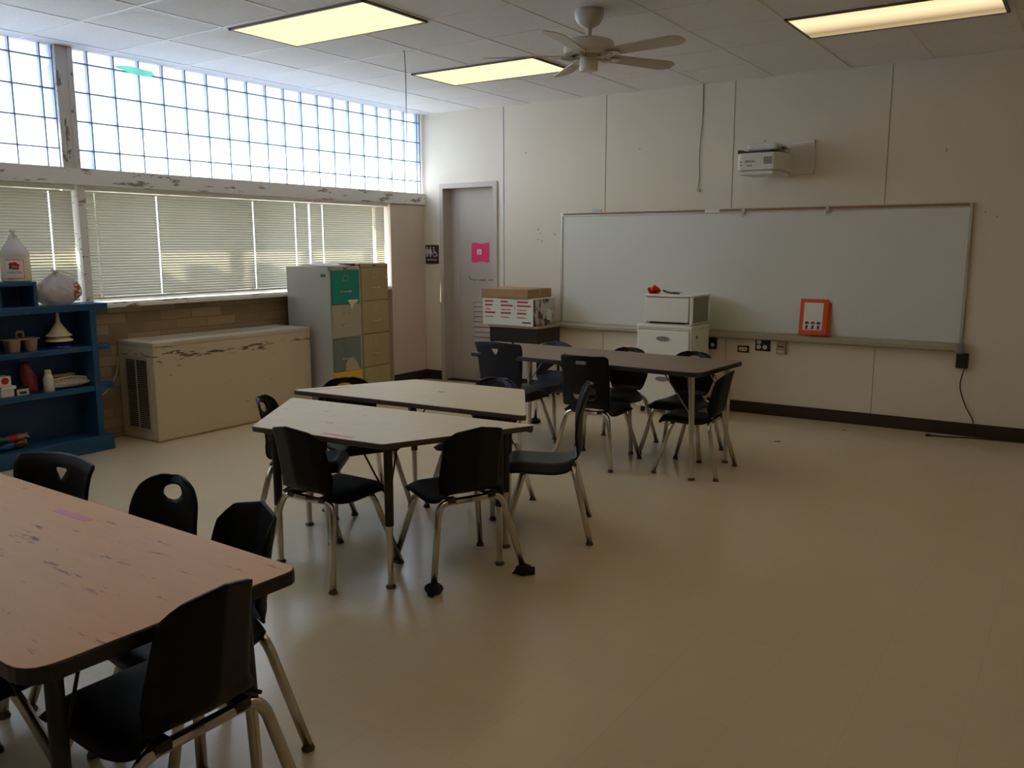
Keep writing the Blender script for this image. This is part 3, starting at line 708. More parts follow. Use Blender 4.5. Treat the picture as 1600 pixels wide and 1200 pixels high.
# ------------------------------------------------------------------ blue bookcase
p = thing('bookcase', 'blue painted bookcase with rounded end shelves below the window', 'bookcase', (.006,-4.04,0))
BL = 2.2; BD = .236
def end_round(b, z0, z1, ext=.185, mi=0):
    b.prism([(0,0)]+[(BD*.92*max(0,math.cos(a))**.7, ext*math.sin(a)) for a in [k*PI/2/10 for k in range(11)]], z0, z1, mi)
b = MB(); b.box(0,BD,-BL,.095,1.043,1.092); b.build('top_board', M['blue'], p, bevel=.004)
b = MB(); b.box(0,BD,-.046,0,.115,1.043); b.build('end_panel', M['blue'], p, bevel=.003)
b = MB(); b.box(0,BD,-BL,-BL+.046,.115,1.043); b.build('end_panel', M['blue'], p, bevel=.003)
b = MB(); b.box(0,.018,-BL+.046,-.046,.115,1.043); b.build('back_panel', M['blueinner'], p)
for z in (.748,.452):
    b = MB(); b.box(.018,BD-.005,-BL+.046,-.046,z,z+.036); b.build('shelf', M['blue'], p, bevel=.003)
    b = MB(); end_round(b, z+.0, z+.03); b.build('end_shelf', M['blue'], p, bevel=.003)
b = MB(); b.box(0,BD+.006,-BL,.068,0,.115); b.build('plinth', M['blue'], p, bevel=.003)
b = MB(); b.box(0,.20,-BL,-.385,1.235,1.262); b.box(0,.20,-.41,-.385,1.092,1.235); b.box(0,.19,-.64,-.62,1.092,1.235); b.box(0,.19,-1.1,-1.08,1.092,1.235); b.box(0,.012,-BL,-.385,1.092,1.235); b.build('riser_shelf', M['blue'], p, bevel=.003)

# jug
p = thing('glue_jug', 'white gallon jug with a red printed label and pump cap', 'jug', (.105,-4.505,1.2625), math.radians(35))
b = MB(); b.lathe([(.075,0),(.09,.006),(.092,.02),(.092,.135),(.09,.165)], 32); b.build('lower_body', M['glue'], p, smooth=40)
b = MB(); b.lathe([(.09,.165),(.092,.18),(.088,.20),(.06,.245),(.034,.285),(.024,.295)], 32); b.build('upper_body', M['jug'], p, smooth=40)
b = MB(); b.lathe([(.026,.295),(.027,.30),(.025,.315),(.012,.32),(.011,.335),(.018,.338),(.018,.348),(.008,.352)], 20); b.build('pump_cap', M['offwhite'], p, smooth=40)
def curved_label(a0, a1, z0, z1, r, m, name, parent):
    b = MB(); n = 10; vs = []
    for i in range(n+1):
        a = a0+(a1-a0)*i/n; vs += [(r*math.cos(a), r*math.sin(a), z0), (r*math.cos(a), r*math.sin(a), z1)]
    b.add(vs, [(2*i,2*i+2,2*i+3,2*i+1) for i in range(n)]); return b.build(name, m, parent, smooth=0)
A0 = math.radians(-100)
lb = curved_label(A0, A0+1.25, .025, .15, .0935, M['paper'], 'printed_label', p)
curved_label(A0+.02, A0+1.23, .023, .027, .0938, M['red'], 'label_border', lb); curved_label(A0+.02, A0+1.23, .148, .152, .0938, M['red'], 'label_border', lb); curved_label(A0+1.19, A0+1.235, .027, .148, .0938, M['red'], 'label_border', lb)
b = MB()
for (da, z, rr, mi) in ((.40,.118,.016,0),(.62,.122,.017,0),(.80,.112,.014,0),(.35,.098,.013,1),(.58,.094,.014,1),(.78,.092,.011,0)):
    a = A0+da; b.T = Matrix.Rotation(a,4,'Z') @ Matrix.Translation((.0945,0,z)); b.ell((0,0,0), .0015, rr, rr*.8, 10, 6, mi)
b.build('label_picture', [M['red'], M['green']], lb)
lettering('White Glue', .020, M['ink'], lb, (.0955*math.cos(A0+.6), .0955*math.sin(A0+.6), .066), (PI/2,0,A0+.6+PI/2))
# plastic bag
p = thing('plastic_bag', 'knotted white plastic bag with a red print on the blue bookcase', 'bag', (.125,-4.245,1.0925), 0)
def bagpt(a, t, off=0.):
    R_ = math.sqrt(max(.3, 1-((.34-t)/.40)**2)) if t < .34 else 1-((t-.34)/.66)**1.9*.90
    f = 1+.16*abs(math.sin(a*3.5+1.3*math.sin(t*3)))*min(1,t*1.6)-.09+.07*math.sin(a*3+2+t*3)+.05*math.sin(a*11+t*9)*math.sin(t*7+a)+.04*math.sin(a*5-t*15)
    f += .05*math.sin(a*17+t*23)*math.sin(a*4-t*11)
    r_ = R_*f+off
    return ((.100+.0)*r_*math.cos(a), .160*r_*math.sin(a), .215*t*(1+.05*math.sin(a*2)+.03*math.sin(a*6+1)))
b = MB(); n, k = 72, 28; vs = [bagpt(2*PI*i/n, j/k) for j in range(k+1) for i in range(n)]
b.add(vs, [(j*n+i, j*n+(i+1)%n, (j+1)*n+(i+1)%n, (j+1)*n+i) for j in range(k) for i in range(n)]+[tuple(range(n))[::-1], tuple(range(k*n,(k+1)*n))])
b.build('bag_body', M['bag'], p, smooth=0)
b = MB(); b.ell((0,0,.232), .014,.016,.012, 10, 6); b.tube(spline([(0,0,.235),(.01,.04,.232),(.02,.10,.215),(.03,.13,.195)]), .006, 6); b.tube(spline([(0,0,.235),(0,-.02,.245),(.01,-.035,.236)]), .006, 6); b.build('bag_knot', M['paper'], p, smooth=0)
b = MB(); n = 12
def printpatch(b, ac, tc, ra, rt, off, mi):
    vs = [bagpt(ac, tc, off)]
    for q in (.5, 1.):
        vs += [bagpt(ac+ra*q*math.cos(2*PI*i/n)*(1+.12*math.sin(3*i)), tc+rt*q*math.sin(2*PI*i/n)*(1+.1*math.cos(5*i)), off) for i in range(n)]
    b.add(vs, [(0,1+i,1+(i+1)%n) for i in range(n)]+[(1+i,1+n+i,1+n+(i+1)%n,1+(i+1)%n) for i in range(n)], mi)
printpatch(b, .95, .42, .30, .27, .03, 0); printpatch(b, 1.02, .44, .13, .09, .045, 1); printpatch(b, .90, .30, .16, .03, .045, 1)
o = b.build('red_print', [M['red'], M['cream']], p, smooth=0)
# caddy with handle
p = thing('supply_caddy', 'tan two cup plastic caddy on the upper blue shelf', 'caddy', (.135,-4.535,.7845), 0)
p.scale = (.8,.76,.80)
def cup(b, cy):
    pr = []; n = 20
    rings = []
    for (s, z) in ((.80,0),(.84,.01),(1.0,.105),(1.0,.11),(.93,.11),(.78,.02)):
        rings.append([(.072*s*x, cy+.056*s*y, z) for x, y in rrect(2,2,.5,4)])
    m_ = len(rings[0]); vs = [q for r_ in rings for q in r_]
    b.add(vs, [(i*m_+j, i*m_+(j+1)%m_, (i+1)*m_+(j+1)%m_, (i+1)*m_+j) for i in range(len(rings)-1) for j in range(m_)]+[tuple(range(m_))[::-1], tuple(range((len(rings)-1)*m_, len(rings)*m_))])
b = MB(); cup(b, .075); b.build('cup', M['tan'], p, smooth=50)
b = MB(); cup(b, -.075); b.build('cup', M['tan'], p, smooth=50)
b = MB(); b.prism(rrect(.165,.300,.03), .105, .112); b.build('rim_tray', M['tan'], p, bevel=.002)
b = MB(); b.tube(arc([(0,-.03,.11),(0,-.03,.17),(0,.03,.17),(0,.03,.11)],.02), .010, 8); b.build('carry_handle', M['tan'], p, smooth=0)
# funnels: nested
fy = -4.262
for k, (z, rr, m, nm, lb) in enumerate(((.784,.088,'funnelblue','funnel','blue funnel at the bottom of the nested funnel stack'),(.832,.086,'cream','funnel','lower cream funnel in the nested funnel stack'),(.868,.082,'cream','funnel','top cream funnel with its spout up on the nested stack'))):
    b = MB(); hh = .135
    b.lathe([(rr+.004,0),(rr+.003,.006),(rr*.82,.022),(rr*.45,.07),(rr*.18,.11),(rr*.13,.15),(.009,.185)], 32, caps=False)
    o = tag(b.build(nm, M[m], smooth=50, solid=.0015), lb, 'funnel', 'nested plastic funnels'); o.location = (.13, fy, z+.001)
    o.scale = (1,1,.93)
# middle shelf
z = .488
for (zz, w_, hgt_, off, lb) in ((z,.085,.075,0,'lower small white carton on the middle blue shelf'),(z+.0765,.085,.066,-.014,'upper small white carton with a red round mark')):
    p = thing('small_carton', lb, 'carton', (.14,-4.675+off,zz+.0005), 0, 'small cartons on the blue shelf')
    b = MB(); b.box(-.05,.05,-w_/2,w_/2,0,hgt_); b.build('carton_body', M['paper'], p, bevel=.002)
    if off:
        b = MB(); b.T = Matrix.Translation((.0505,.002,.036)); b.ell((0,0,0),.0012,.026,.024,14,8); b.build('red_mark', M['red'], p)
    else:
        b = MB(); b.box(-.05,.058,-w_/2,w_/2+.012,hgt_-.022,hgt_-.0005); b.build('carton_lid', M['paper'], p, bevel=.002)
p = thing('cassette_box', 'small dark box with a white label between carton and red bag', 'box', (.15,-4.572,z+.0005))
b = MB(); b.box(-.05,.03,-.04,.04,0,.055); b.build('box_body', M['fabric'], p, bevel=.002)
b = MB(); b.box(.03,.033,-.04,.04,0,.042); l_ = b.build('white_label', M['paper'], p); b = MB(); b.box(.033,.0345,-.022,.024,.008,.026); b.build('black_window', M['ink'], l_)
b = MB(); vs = []; n, k = 20, 10
for j in range(k+1):
    t = j/k; R_ = (.9 if t < .5 else .9-.95*(t-.5))*(1+.0)
    for i in range(n):
        a = 2*PI*i/n; fo = 1+.12*math.sin(a*5+t*6)+.05*math.sin(a*9)
        vs.append((.10+.055*R_*fo*math.cos(a), -4.475-.03*t+.055*R_*fo*math.sin(a), z+.002+.21*t))
b.add(vs, [(j*n+i, j*n+(i+1)%n, (j+1)*n+(i+1)%n, (j+1)*n+i) for j in range(k) for i in range(n)]+[tuple(range(n))[::-1], tuple(range(k*n,(k+1)*n))])
tag(b.build('red_sack', mat('red_sack_plastic',(.26,.035,.05),.35,var=.3,vscale=30), smooth=0), 'crumpled dark red plastic sack on the middle blue shelf', 'sack')
p = thing('white_bottle', 'plain white bottle standing on the middle blue shelf', 'bottle', (.170,-4.385,z+.0005))
b = MB(); b.lathe([(.034,0),(.036,.005),(.034,.09),(.026,.112),(.021,.12)], 24); b.build('bottle_body', M['offwhite'], p, smooth=40)
b = MB(); b.lathe([(.022,.12),(.021,.148),(.018,.152)], 20); b.build('bottle_cap', M['offwhite'], p, smooth=40)
p = thing('straw_bundle', 'bundle of pale straws in clear wrap on the middle blue shelf', 'bundle', (.12,-4.20,z+.003))
b = MB()
for i in range(60):
    a, rr = random.uniform(0,2*PI), math.sqrt(random.random())
    x_, z_ = .07*rr*math.cos(a), .042+.040*rr*math.sin(a)
    sp = .6+.4*random.random()
    b.tube([(x_*sp+random.uniform(-.006,.006), -.145+random.uniform(-.01,.01), .035+(z_-.04)*.8), (x_,0,z_), (x_*.8, .10+random.uniform(0,.02), .035+(z_-.04)*.7)], .0042, 5)
o = b.build('straws', M['straw'], p); o['kind'] = 'stuff'
b = MB(); b.box(-.05,.02,-.14,.03,.085,.10); b.build('wrap_top', M['tan'], p, bevel=.006)
# bottom shelf heap: separate toys
for (yy, zz, rx, ry, rz, m, lb) in ((-4.70,.14,.05,.05,.028,'toyblue','bright blue toy in the heap on the bottom blue shelf'),(-4.615,.145,.05,.045,.034,'toybrown','brown toy in the heap on the bottom blue shelf'),(-4.665,.185,.04,.05,.024,'red','dark red toy on top of the heap on the bottom shelf'),(-4.60,.19,.035,.035,.022,'tan','tan toy at the end of the heap on the bottom shelf'),(-4.73,.19,.04,.04,.02,'green','green toy at the back of the heap on the bottom shelf')):
    b = MB(); b.ell((0,0,0), rx, ry, rz, 14, 8, 0, .09); b.ell((.02,.03,.012), rx*.5, ry*.45, rz*.6, 10, 6, 0, .1); b.tube(spline([(.03,-.04,0),(.045,0,.012),(.03,.045,-.004)]), .008, 6)
    o = tag(b.build('toy', M[m], smooth=0), lb, 'toy', 'toys heaped on the bottom shelf'); o.location = (.14, yy, zz+.004)

# ------------------------------------------------------------------ student desk and boxes by the far wall
p = thing('school_desk', 'small black school desk carrying the boxes beside the door', 'desk', (1.25,-.55,0))
b = MB(); b.prism(fillet([(0,0),(.60,0),(.60,.46),(0,.46)], [.03,.06,.03,.03]), .700, .722); b.build('desk_top', M['tan'], p, bevel=.004)
b = MB(); b.box(.02,.58,.02,.03,.675,.70); b.box(.02,.58,.02,.44,.555,.565); b.box(.02,.03,.02,.44,.565,.70); b.box(.57,.58,.02,.44,.565,.70); b.box(.02,.58,.43,.44,.565,.70); b.box(.02,.58,.012,.02,.555,.70); b.build('book_box', M['blackmetal'], p)
for (x, y) in ((.025,.05),(.575,.05),(.025,.42),(.575,.42)):
    b = MB(); b.tube([(x,y,.56),(x,y,.02)], .014, 10); l_ = b.build('leg', M['blackmetal'], p, smooth=40)
    b = MB(); b.lathe([(.017,0),(.017,.02)], 12, (x,y,0)); b.build('glide', M['rubber'], l_)
p = thing('white_carton', 'white carton with red printing on the small black desk', 'carton', (1.195,-.555,.7225))
b = MB(); b.box(0,.60,0,.40,0,.268); b.build('carton_body', M['cardwhite'], p, bevel=.004)
b = MB(); b.box(.596,.6015,.004,.396,.002,.26); b.build('worn_end', M['cardend'], p)
b = MB()
for cx, ws in ((.03,(.10,.09,.065,.125,.10)),(.22,(.085,.145,.125,.12,.10)),(.415,(.125,.16,.11,.105,.10))):
    for k, ww in enumerate(ws):
        b.box(cx,cx+ww,-.0012,.001,.225-k*.037,.225-k*.037+(.016 if k in (0,1,3) else .008))
b.box(.385,.39,-.0012,.001,.16,.20)
b.build('red_print', M['redprint'], p)
b = MB(); b.box(.475,.575,-.0012,.001,.028,.042); b.build('dark_print', M['ink'], p)
b = MB(); b.prism([(.24,.06),(.33,.03),(.35,.14),(.25,.17)], .6015, .603, 0, lambda a,c,d: (d,a,c)); b.build('torn_label', M['paper'], p)
p = thing('cardboard_box', 'flat brown cardboard box lying on the white carton', 'box', (1.185,-.56,.9915), math.radians(-1.5))
b = MB(); b.box(0,.56,0,.42,0,.088); b.build('box_body', M['cardboard'], p, bevel=.004)
b = MB(); b.box(.0,.56,.19,.24,.0875,.0885); b.box(.56,.5605,.19,.24,.03,.088); b.build('packing_tape', M['tan'], p)

# ------------------------------------------------------------------ white plastic drawers
p = thing('drawer_unit', 'white two drawer plastic unit on casters behind the dark table', 'drawers', (2.87,-.50,0))
b = MB(); W_, D_ = .52, .42
b.box(0,.014,0,D_,.055,.795); b.box(W_-.014,W_,0,D_,.055,.795); b.box(0,W_,D_-.012,D_,.055,.795); b.box(0,W_,0,D_,.055,.08); b.box(0,W_,0,D_,.40,.42); b.box(0,W_,0,D_,.76,.775)
b.build('frame', M['drawerwhite'], p, bevel=.006)
b = MB(); b.prism(rrect(W_+.02,D_+.02,.03,cx=W_/2,cy=D_/2), .775, .805); b.build('top_cover', M['drawerwhite'], p, bevel=.008)
for z0, z1 in ((.085,.395),(.425,.755)):
    b = MB(); b.box(.016,W_-.016,-.012,.06,z0,z1); d = b.build('drawer', M['drawerwhite'], p, bevel=.010, seg=3)
    zc = z1-.075
    b = MB(); pts = [(W_/2+.075*math.cos(a), zc+.03*math.sin(a)) for a in [2*PI*k/24 for k in range(24)]]
    b.prism(pts, -.016, -.008, 0, lambda a,c,d_: (a,d_,c)); rim_ = b.build('handle_rim', M['drawerwhite'], d, bevel=.003)
    b = MB(); pts = [(W_/2+.064*math.cos(a), zc+.003+.021*math.sin(a)) for a in [2*PI*k/24 for k in range(24)]]
    b.prism(pts, -.0185, -.0155, 0, lambda a,c,d_: (a,d_,c)); b.build('handle_recess', M['grey'], d)
b = MB(); b.box(W_-.001,W_+.002,.10,.15,.685,.71); b.build('side_slot', M['grey'], p)
for x, y in ((.05,.05),(W_-.05,.05),(.05,D_-.05),(W_-.05,D_-.05)):
    b = MB(); b.tube([(x-.012,y,.025),(x+.012,y,.025)], .025, 14); b.box(x-.008,x+.008,y-.012,y+.012,.03,.06); b.build('caster', M['edgeblack'], p)
p = thing('drawer_unit', 'small white plastic drawer box with a clear side, topmost of the stack', 'drawers', (2.935,-.50,.8055))
W_, D_, H_ = .46, .40, .265
b = MB(); b.box(0,.025,0,.02,0,H_-.02); b.box(W_-.03,W_,0,.02,0,H_-.02); b.box(0,.02,D_-.02,D_,0,H_-.02); b.box(W_-.02,W_,D_-.025,D_,0,H_-.02); b.box(0,W_,0,D_,0,.012); b.box(W_-.012,W_,0,D_,0,.02); b.build('frame', M['drawerwhite'], p, bevel=.003)
b = MB(); b.prism(rrect(W_+.022,D_+.016,.03,cx=W_/2,cy=D_/2), H_-.02, H_); b.build('top_cover', M['drawerwhite'], p, bevel=.007)
b = MB(); b.box(.02,W_-.035,-.008,.01,.026,H_-.026); d = b.build('drawer', M['drawerwhite'], p, bevel=.005)
b = MB(); b.box(.06,W_-.06,-.006,.006,.010,.024); b.build('finger_slot', M['dark'], p)
b = MB(); b.box(W_-.008,W_-.005,.02,D_-.025,.02,H_-.02); b.build('clear_side', M['frost'], p)
b = MB(); b.box(.002,.006,.02,D_-.025,.015,H_-.02); b.box(.02,W_-.02,D_-.012,D_-.006,.012,H_-.02); b.build('inner_panel', M['drawerwhite'], p)
b = MB(); b.box(W_-.12,W_-.03,.12,.19,.014,.16,0); b.box(W_-.10,W_-.025,.20,.24,.014,.13,1); b.box(W_-.12,W_-.03,.27,.34,.014,.17,2); b.box(W_-.3,W_-.13,.08,.3,.014,.15,0); b.build('stored_papers', [M['paper'], M['skin'], M['slate']], p, bevel=.004)
# rose
p = thing('fabric_rose', 'red rose with a dark stem lying on the top drawer unit', 'flower', (3.025,-.40,1.071), math.radians(8))
p.scale = (1.2,1.2,1.1)
b = MB()
for k in range(13):
    a = k*2.4; rr = .006+.0022*k; ce_ = (.0+rr*.5*math.cos(a), rr*math.sin(a)*1.1, .034+rr*.75*math.cos(a*1.0+1))
    b.T = Matrix.Translation(ce_) @ Matrix.Rotation(a,4,'X') @ Matrix.Rotation(.5+.1*k,4,'Y'); b.ell((0,0,0), .024,.017,.007, 10, 6, 0, .12)
b.T = Matrix(); o = b.build('bloom', M['rose'], p, smooth=0); o.scale = (2.0,1.5,1.05); o.location = (-.03,0,-.004)
b = MB(); b.tube(spline([(.035,0,.028),(.08,.0,.012),(.12,.005,.006),(.16,0,.006)]), .007, 7); b.build('stem', M['leaf'], p, smooth=0)
for (x, y, an) in ((-.005,-.01,2.9),(.11,.01,.5),(.15,-.01,-.4)):
    b = MB(); b.T = Matrix.Translation((x,y,.012)) @ Matrix.Rotation(an,4,'Z'); b.add([(0,0,0),(.02,-.014,.006),(.055,0,.0),(.02,.014,.006),(.022,0,.002)], [(0,1,4),(1,2,4),(2,3,4),(3,0,4)]); b.build('leaf', M['leaf'], p, solid=.001)

# ------------------------------------------------------------------ tables
def table(name, label, poly, rs, z, topm, edgem, legs, upm, lowm, loc, rz, split=.28, sleeve=True, thick=.03):
    p = thing(name, label, 'table', (*loc,0), rz)
    P = fillet(poly, rs)
    b = MB(); b.prism(P, z-thick, z); b.build('edge_band', edgem, p, bevel=.004)
    cx = sum(q[0] for q in P)/len(P); cy = sum(q[1] for q in P)/len(P)
    Q = [(q[0]+(cx-q[0])*.006, q[1]+(cy-q[1])*.006) for q in P]
    b = MB(); b.prism(Q, z-.004, z+.0012); b.build('tabletop', topm, p)
    Q = [(q[0]+(cx-q[0])*.16, q[1]+(cy-q[1])*.16) for q in P]
    for (x, y, dx, dy) in legs:
        fx, fy = x+dx, y+dy
        top = Vector((x,y,z-thick+.001)); ft = Vector((fx,fy,.015)); mid = top.lerp(ft, 1-split/(z-thick))
        b = MB(); b.tube([top, mid], .020, 14); b.lathe([(.045,z-thick-.006),(.045,z-thick)], 16, (x,y,0)); l_ = b.build('leg', upm, p, smooth=40)
        b = MB(); b.tube([mid, ft], .0165, 14, r1=.0135); b.build('lower_tube', lowm, l_, smooth=40)
        b = MB(); b.lathe([(.022,0),(.024,.008),(.014,.016),(.010,.02)], 16, (fx,fy,0)); b.build('glide', M['rubber'], l_, smooth=40)
        # brace rods from the leg to the underside of the top
        for ang in (-.6,.6):
            d = Vector((cx-x, cy-y, 0)).normalized(); d = Matrix.Rotation(ang,3,'Z') @ d
            b = MB(); a = top.lerp(ft, .40); e = Vector((x,y,z-thick))+d*.17; b.tube([a, a+d*.006+Vector((0,0,.012)), e], .0045, 6); b.build('brace_rod', upm if upm is M['blackmetal'] else lowm, p)
    return p
def tape(p, x, y, z, L, w, rz):
    b = MB(); b.T = Matrix.Translation((x,y,z)) @ Matrix.Rotation(rz,4,'Z'); b.box(-L/2,L/2,-w/2,w/2,0.0012,.0018); b.build('tape_strip', M['tape'], p)

TR = [(-.76,0),(-.38,-.658),(.38,-.658),(.76,0)]
legsT = [(-.60,-.07,0,0),(-.33,-.56,0,0),(.33,-.56,-.01,.01),(.60,-.07,0,0)]
ta = table('trapezoid_table', 'cream trapezoid table, the half of the hexagon facing the viewer', TR, [.02,.03,.03,.02], .68, M['topcream'], M['edge'], legsT, M['blackmetal'], M['chrome'], (3.407,-4.300), math.radians(4.4), thick=.025)
tape(ta, .10, -.615, .68, .17, .022, 0)
TB = [(-q[0],-q[1]) for q in TR]
legsB = [(-a,-b_,-c,-d) for a,b_,c,d in legsT]
tb = table('trapezoid_table', 'cream trapezoid table, the half of the hexagon toward the boxes', TB, [.02,.03,.03,.02], .70, M['topcream'], M['edge'], legsB, M['blackmetal'], M['chrome'], (3.305,-4.220), math.radians(3.6), thick=.025)
tape(tb, -.60, .15, .70, .20, .022, math.radians(58))
b = MB(); b.T = Matrix.Translation((.02,.36,.7012)); b.prism([(.025*math.cos(a)*(1+.3*math.sin(3*a)),.02*math.sin(a)) for a in [2*PI*k/14 for k in range(14)]], 0, .0005); b.build('paint_spot', mat('teal_paint_spot',(.28,.45,.42),.6), tb)
tf = table('rectangular_table', 'dark brown rectangular table in front of the white drawers', [(-.93,-.355),(.93,-.355),(.93,.355),(-.93,.355)], [.03,.09,.03,.03], .71, M['topbrown'], M['edgeblack'], [(-.82,-.27,0,0),(.85,-.29,.02,0),(.86,.27,0,0),(-.82,.27,0,0)], M['chrome'], M['chrome'], (3.345,-2.085), math.radians(-3), split=.30)
tn = table('rectangular_table', 'worn wood look table in the near corner with scratched top', [(-.915,-.345),(.915,-.345),(.915,.345),(-.915,.345)], [.05,.075,.045,.05], .675, M['laminate'], M['edgeblack'], [(-.80,-.25,0,0),(.81,-.245,.0,0),(.81,.235,.02,.01),(-.80,.25,0,0)], M['blackmetal'], M['chrome'], (3.675,-6.395), math.radians(-1.5), split=.30, thick=.036)
tape(tn, -.01, .235, .675, .19, .028, math.radians(1))

# ------------------------------------------------------------------ chairs
SEATP = [(.190,.345),(.192,.372),(.180,.392),(.14,.398),(.06,.394),(-.04,.390),(-.11,.396),(-.155,.412)]
def smoothpath(P, k=5): return [(q.x,q.y) for q in spline([(a,b_,0) for a,b_ in P], k)]
def shell(rows, half, depth, hole=None, top=None, N=24, hole_y=None):
    """rows: (y,z) path; half(t)->half width; depth(u,t)->forward shift along the path normal; hole(x,z)->value<0 inside (convex) about hole centre"""
    b = MB(); R_ = len(rows); vs = []
    for r, (y, z) in enumerate(rows):
        t = r/(R_-1)
        for c in range(N+1):
            u = c/N*2-1; x = u*half(t); dy, dz = depth(u, t)
            vs.append([x, y+dy, z+dz])
    fs = []; inside = set()
    if hole:
        cx, cz, fn = hole
        for r in range(R_-1):
            for c in range(N):
                q = (r*(N+1)+c, r*(N+1)+c+1, (r+1)*(N+1)+c+1, (r+1)*(N+1)+c)
                mx = sum(vs[i][0] for i in q)/4; mz = sum(vs[i][2] for i in q)/4
                if fn(mx-cx, mz-cz) < 0: inside.add((r,c))
    cnt = {}
    for r in range(R_-1):
        for c in range(N):
            q = (r*(N+1)+c, r*(N+1)+c+1, (r+1)*(N+1)+c+1, (r+1)*(N+1)+c)
            ins = (r,c) in inside
            for i in q: cnt.setdefault(i, [0,0])[1 if ins else 0] += 1
            if not ins: fs.append(q)
    if hole:
        for i, (a, c_) in cnt.items():
            if a and c_:
                dx, dz = vs[i][0]-cx, vs[i][2]-cz
                lo, hi = .05, 4.
                for _ in range(26):
                    m_ = (lo+hi)/2
                    if fn(dx*m_, dz*m_) < 0: lo = m_
                    else: hi = m_
                if .3 < lo < 3: vs[i][0] = cx+dx*lo; vs[i][2] = cz+dz*lo
    used = sorted({i for f in fs for i in f}); mp = {o: k for k, o in enumerate(used)}
    b.add([tuple(vs[i]) for i in used], [tuple(mp[i] for i in f) for f in fs]); return b

def chair_proto(kind, mname, top):
    p = thing('school_chair', 'x', 'chair')
    m = M[mname]; wide = {'fold':.155,'round':.168,'tri':.18,'slot':.185,'low':.175,'narrow':.15}[kind]
    sr = smoothpath(SEATP)
    def sd(u, t):
        e = max(0, abs(u)-.55)/.45
        return (0, (-.042*max(0,e-.25)**1.5*1.5 if kind not in ('fold','narrow') else -.030*e*e)*min(1, t*3))
    def sh(t): return .180*(1-.10*max(0, .25-t)/.25)*(1-(.12*max(0,t-.75)/.25 if kind in ('fold','narrow') else 0)) if kind != 'round' else .18*(1-.35*(max(0,t-.7)/.3)**2)*(1-.15*(max(0,.2-t)/.2))
    shell(sr, sh, sd).build('seat', m, p, solid=.009, smooth=60, bevel=.0)
    h = top-.412
    if kind == 'round':
        br = smoothpath([(-.155,.412),(-.185,.435),(-.197,.475),(-.190,.412+.35*h),(-.198,.412+.6*h),(-.222,.412+.85*h),(-.236,top)], 7)
        def bh(t):
            w = .115+.06*min(1,t*1.9)
            return w*(max(.12,1-((t-.55)/.458)**2.7)**.5 if t > .55 else 1)
        def bd(u, t): return (.030*u*u*min(1,t*3)-.012*max(0,t-.85)/.15, 0)
        cz = top-.052
        hole = (0, cz, lambda x, z: (x/.052)**2+(z/.025)**2-1)
    elif kind in ('fold','narrow'):
        br = smoothpath([(-.155,.412),(-.190,.428),(-.212,.465),(-.226,.412+.4*h),(-.247,.412+.75*h),(-.265,top)], 7)
        def bh(t): return (.156-.018*t) if kind == 'fold' else (.142-.040*t)
        def bd(u, t):
            a = abs(u); fl = max(0, a-.80)/.20
            return ((.034*a+.045*fl**1.3)*min(1,t*2.5), (-.026*a-.040*fl**1.6)*max(0,(t-.55)/.45))
        hole = None
    elif kind == 'tri':
        br = smoothpath([(-.155,.412),(-.188,.43),(-.205,.47),(-.208,.412+.4*h),(-.222,.412+.75*h),(-.240,top)], 7)
        def bh(t): return .160+.058*t-.012*max(0,t-.95)/.05
        def bd(u, t): return (.045*u*u*min(1,t*3)-.012*max(0,t-.9)/.1, -.012*u*u*max(0,(t-.8)/.2))
        cz = top-.066
        def tri(x, z): return max(z-.022, (abs(x)*.042-(-(-.034)+z)*.050)/.055) if True else 0
        hole = (0, cz, lambda x, z: max((z-.017)/.022, (abs(x)-.040*(z+.036)/.053)/.03))
    elif kind == 'low':
        br = smoothpath([(-.155,.412),(-.188,.43),(-.205,.47),(-.208,.412+.4*h),(-.222,.412+.75*h),(-.240,top)], 7)
        def bh(t): return .175-.03*max(0,(t-.6)/.4)**2
        def bd(u, t): return (.040*u*u*min(1,t*3), -.03*u*u*max(0,(t-.7)/.3))
        hole = (0, .412+.30*h, lambda x, z: max((-z-.026)/.022, (abs(x)-.085*(.045-z)/.07)/.03))
    else:
        br = smoothpath([(-.155,.412),(-.188,.43),(-.205,.47),(-.208,.412+.4*h),(-.222,.412+.75*h),(-.240,top)], 7)
        def bh(t): return .178+.004*t-.03*(max(0,t-.94)/.06)**2
        def bd(u, t): return (.035*u*u*min(1,t*3), 0)
        cz = .412+.27*h
        hole = (0, cz, lambda x, z: (abs(x)/.088)**4+(abs(z)/.046)**4-1)
    o = shell(br, bh, bd, hole).build('backrest', m, p, solid=.009, smooth=60)
    if kind == 'slot':
        b = MB(); b.box(-.038,.038,-.252,-.240,top-.058,top-.036); b.build('label_plate', M['greyprint'], p)
    # frame: two cross tubes bent down into legs
    for sy, yb, zb, fy in ((-1,-.150,.372,-.235), (1,.100,.362,.205)):
        for sx in (-1,1):
            pts = arc([(0,yb,zb),(sx*.158,yb,zb),(sx*.228,fy,.018)], .055, 8)
            b = MB(); b.tube(pts, .0150, 12); l_ = b.build('leg', M['chrome'], p, smooth=0)
            b = MB(); b.lathe([(.019,0),(.0205,.005),(.0165,.012),(.0155,.018)], 14, (sx*.228,fy,0)); b.build('glide', M['rubber'], l_, smooth=40)
    for sx in (-1,1):
        b = MB(); b.tube([(sx*.10,-.160,.376),(sx*.10,.110,.370)], .009, 8); b.box(sx*.10-.02,sx*.10+.02,-.165,-.13,.368,.392)
        b.build('seat_brace', M['blackmetal'], p)
    return p
PROTO = {}
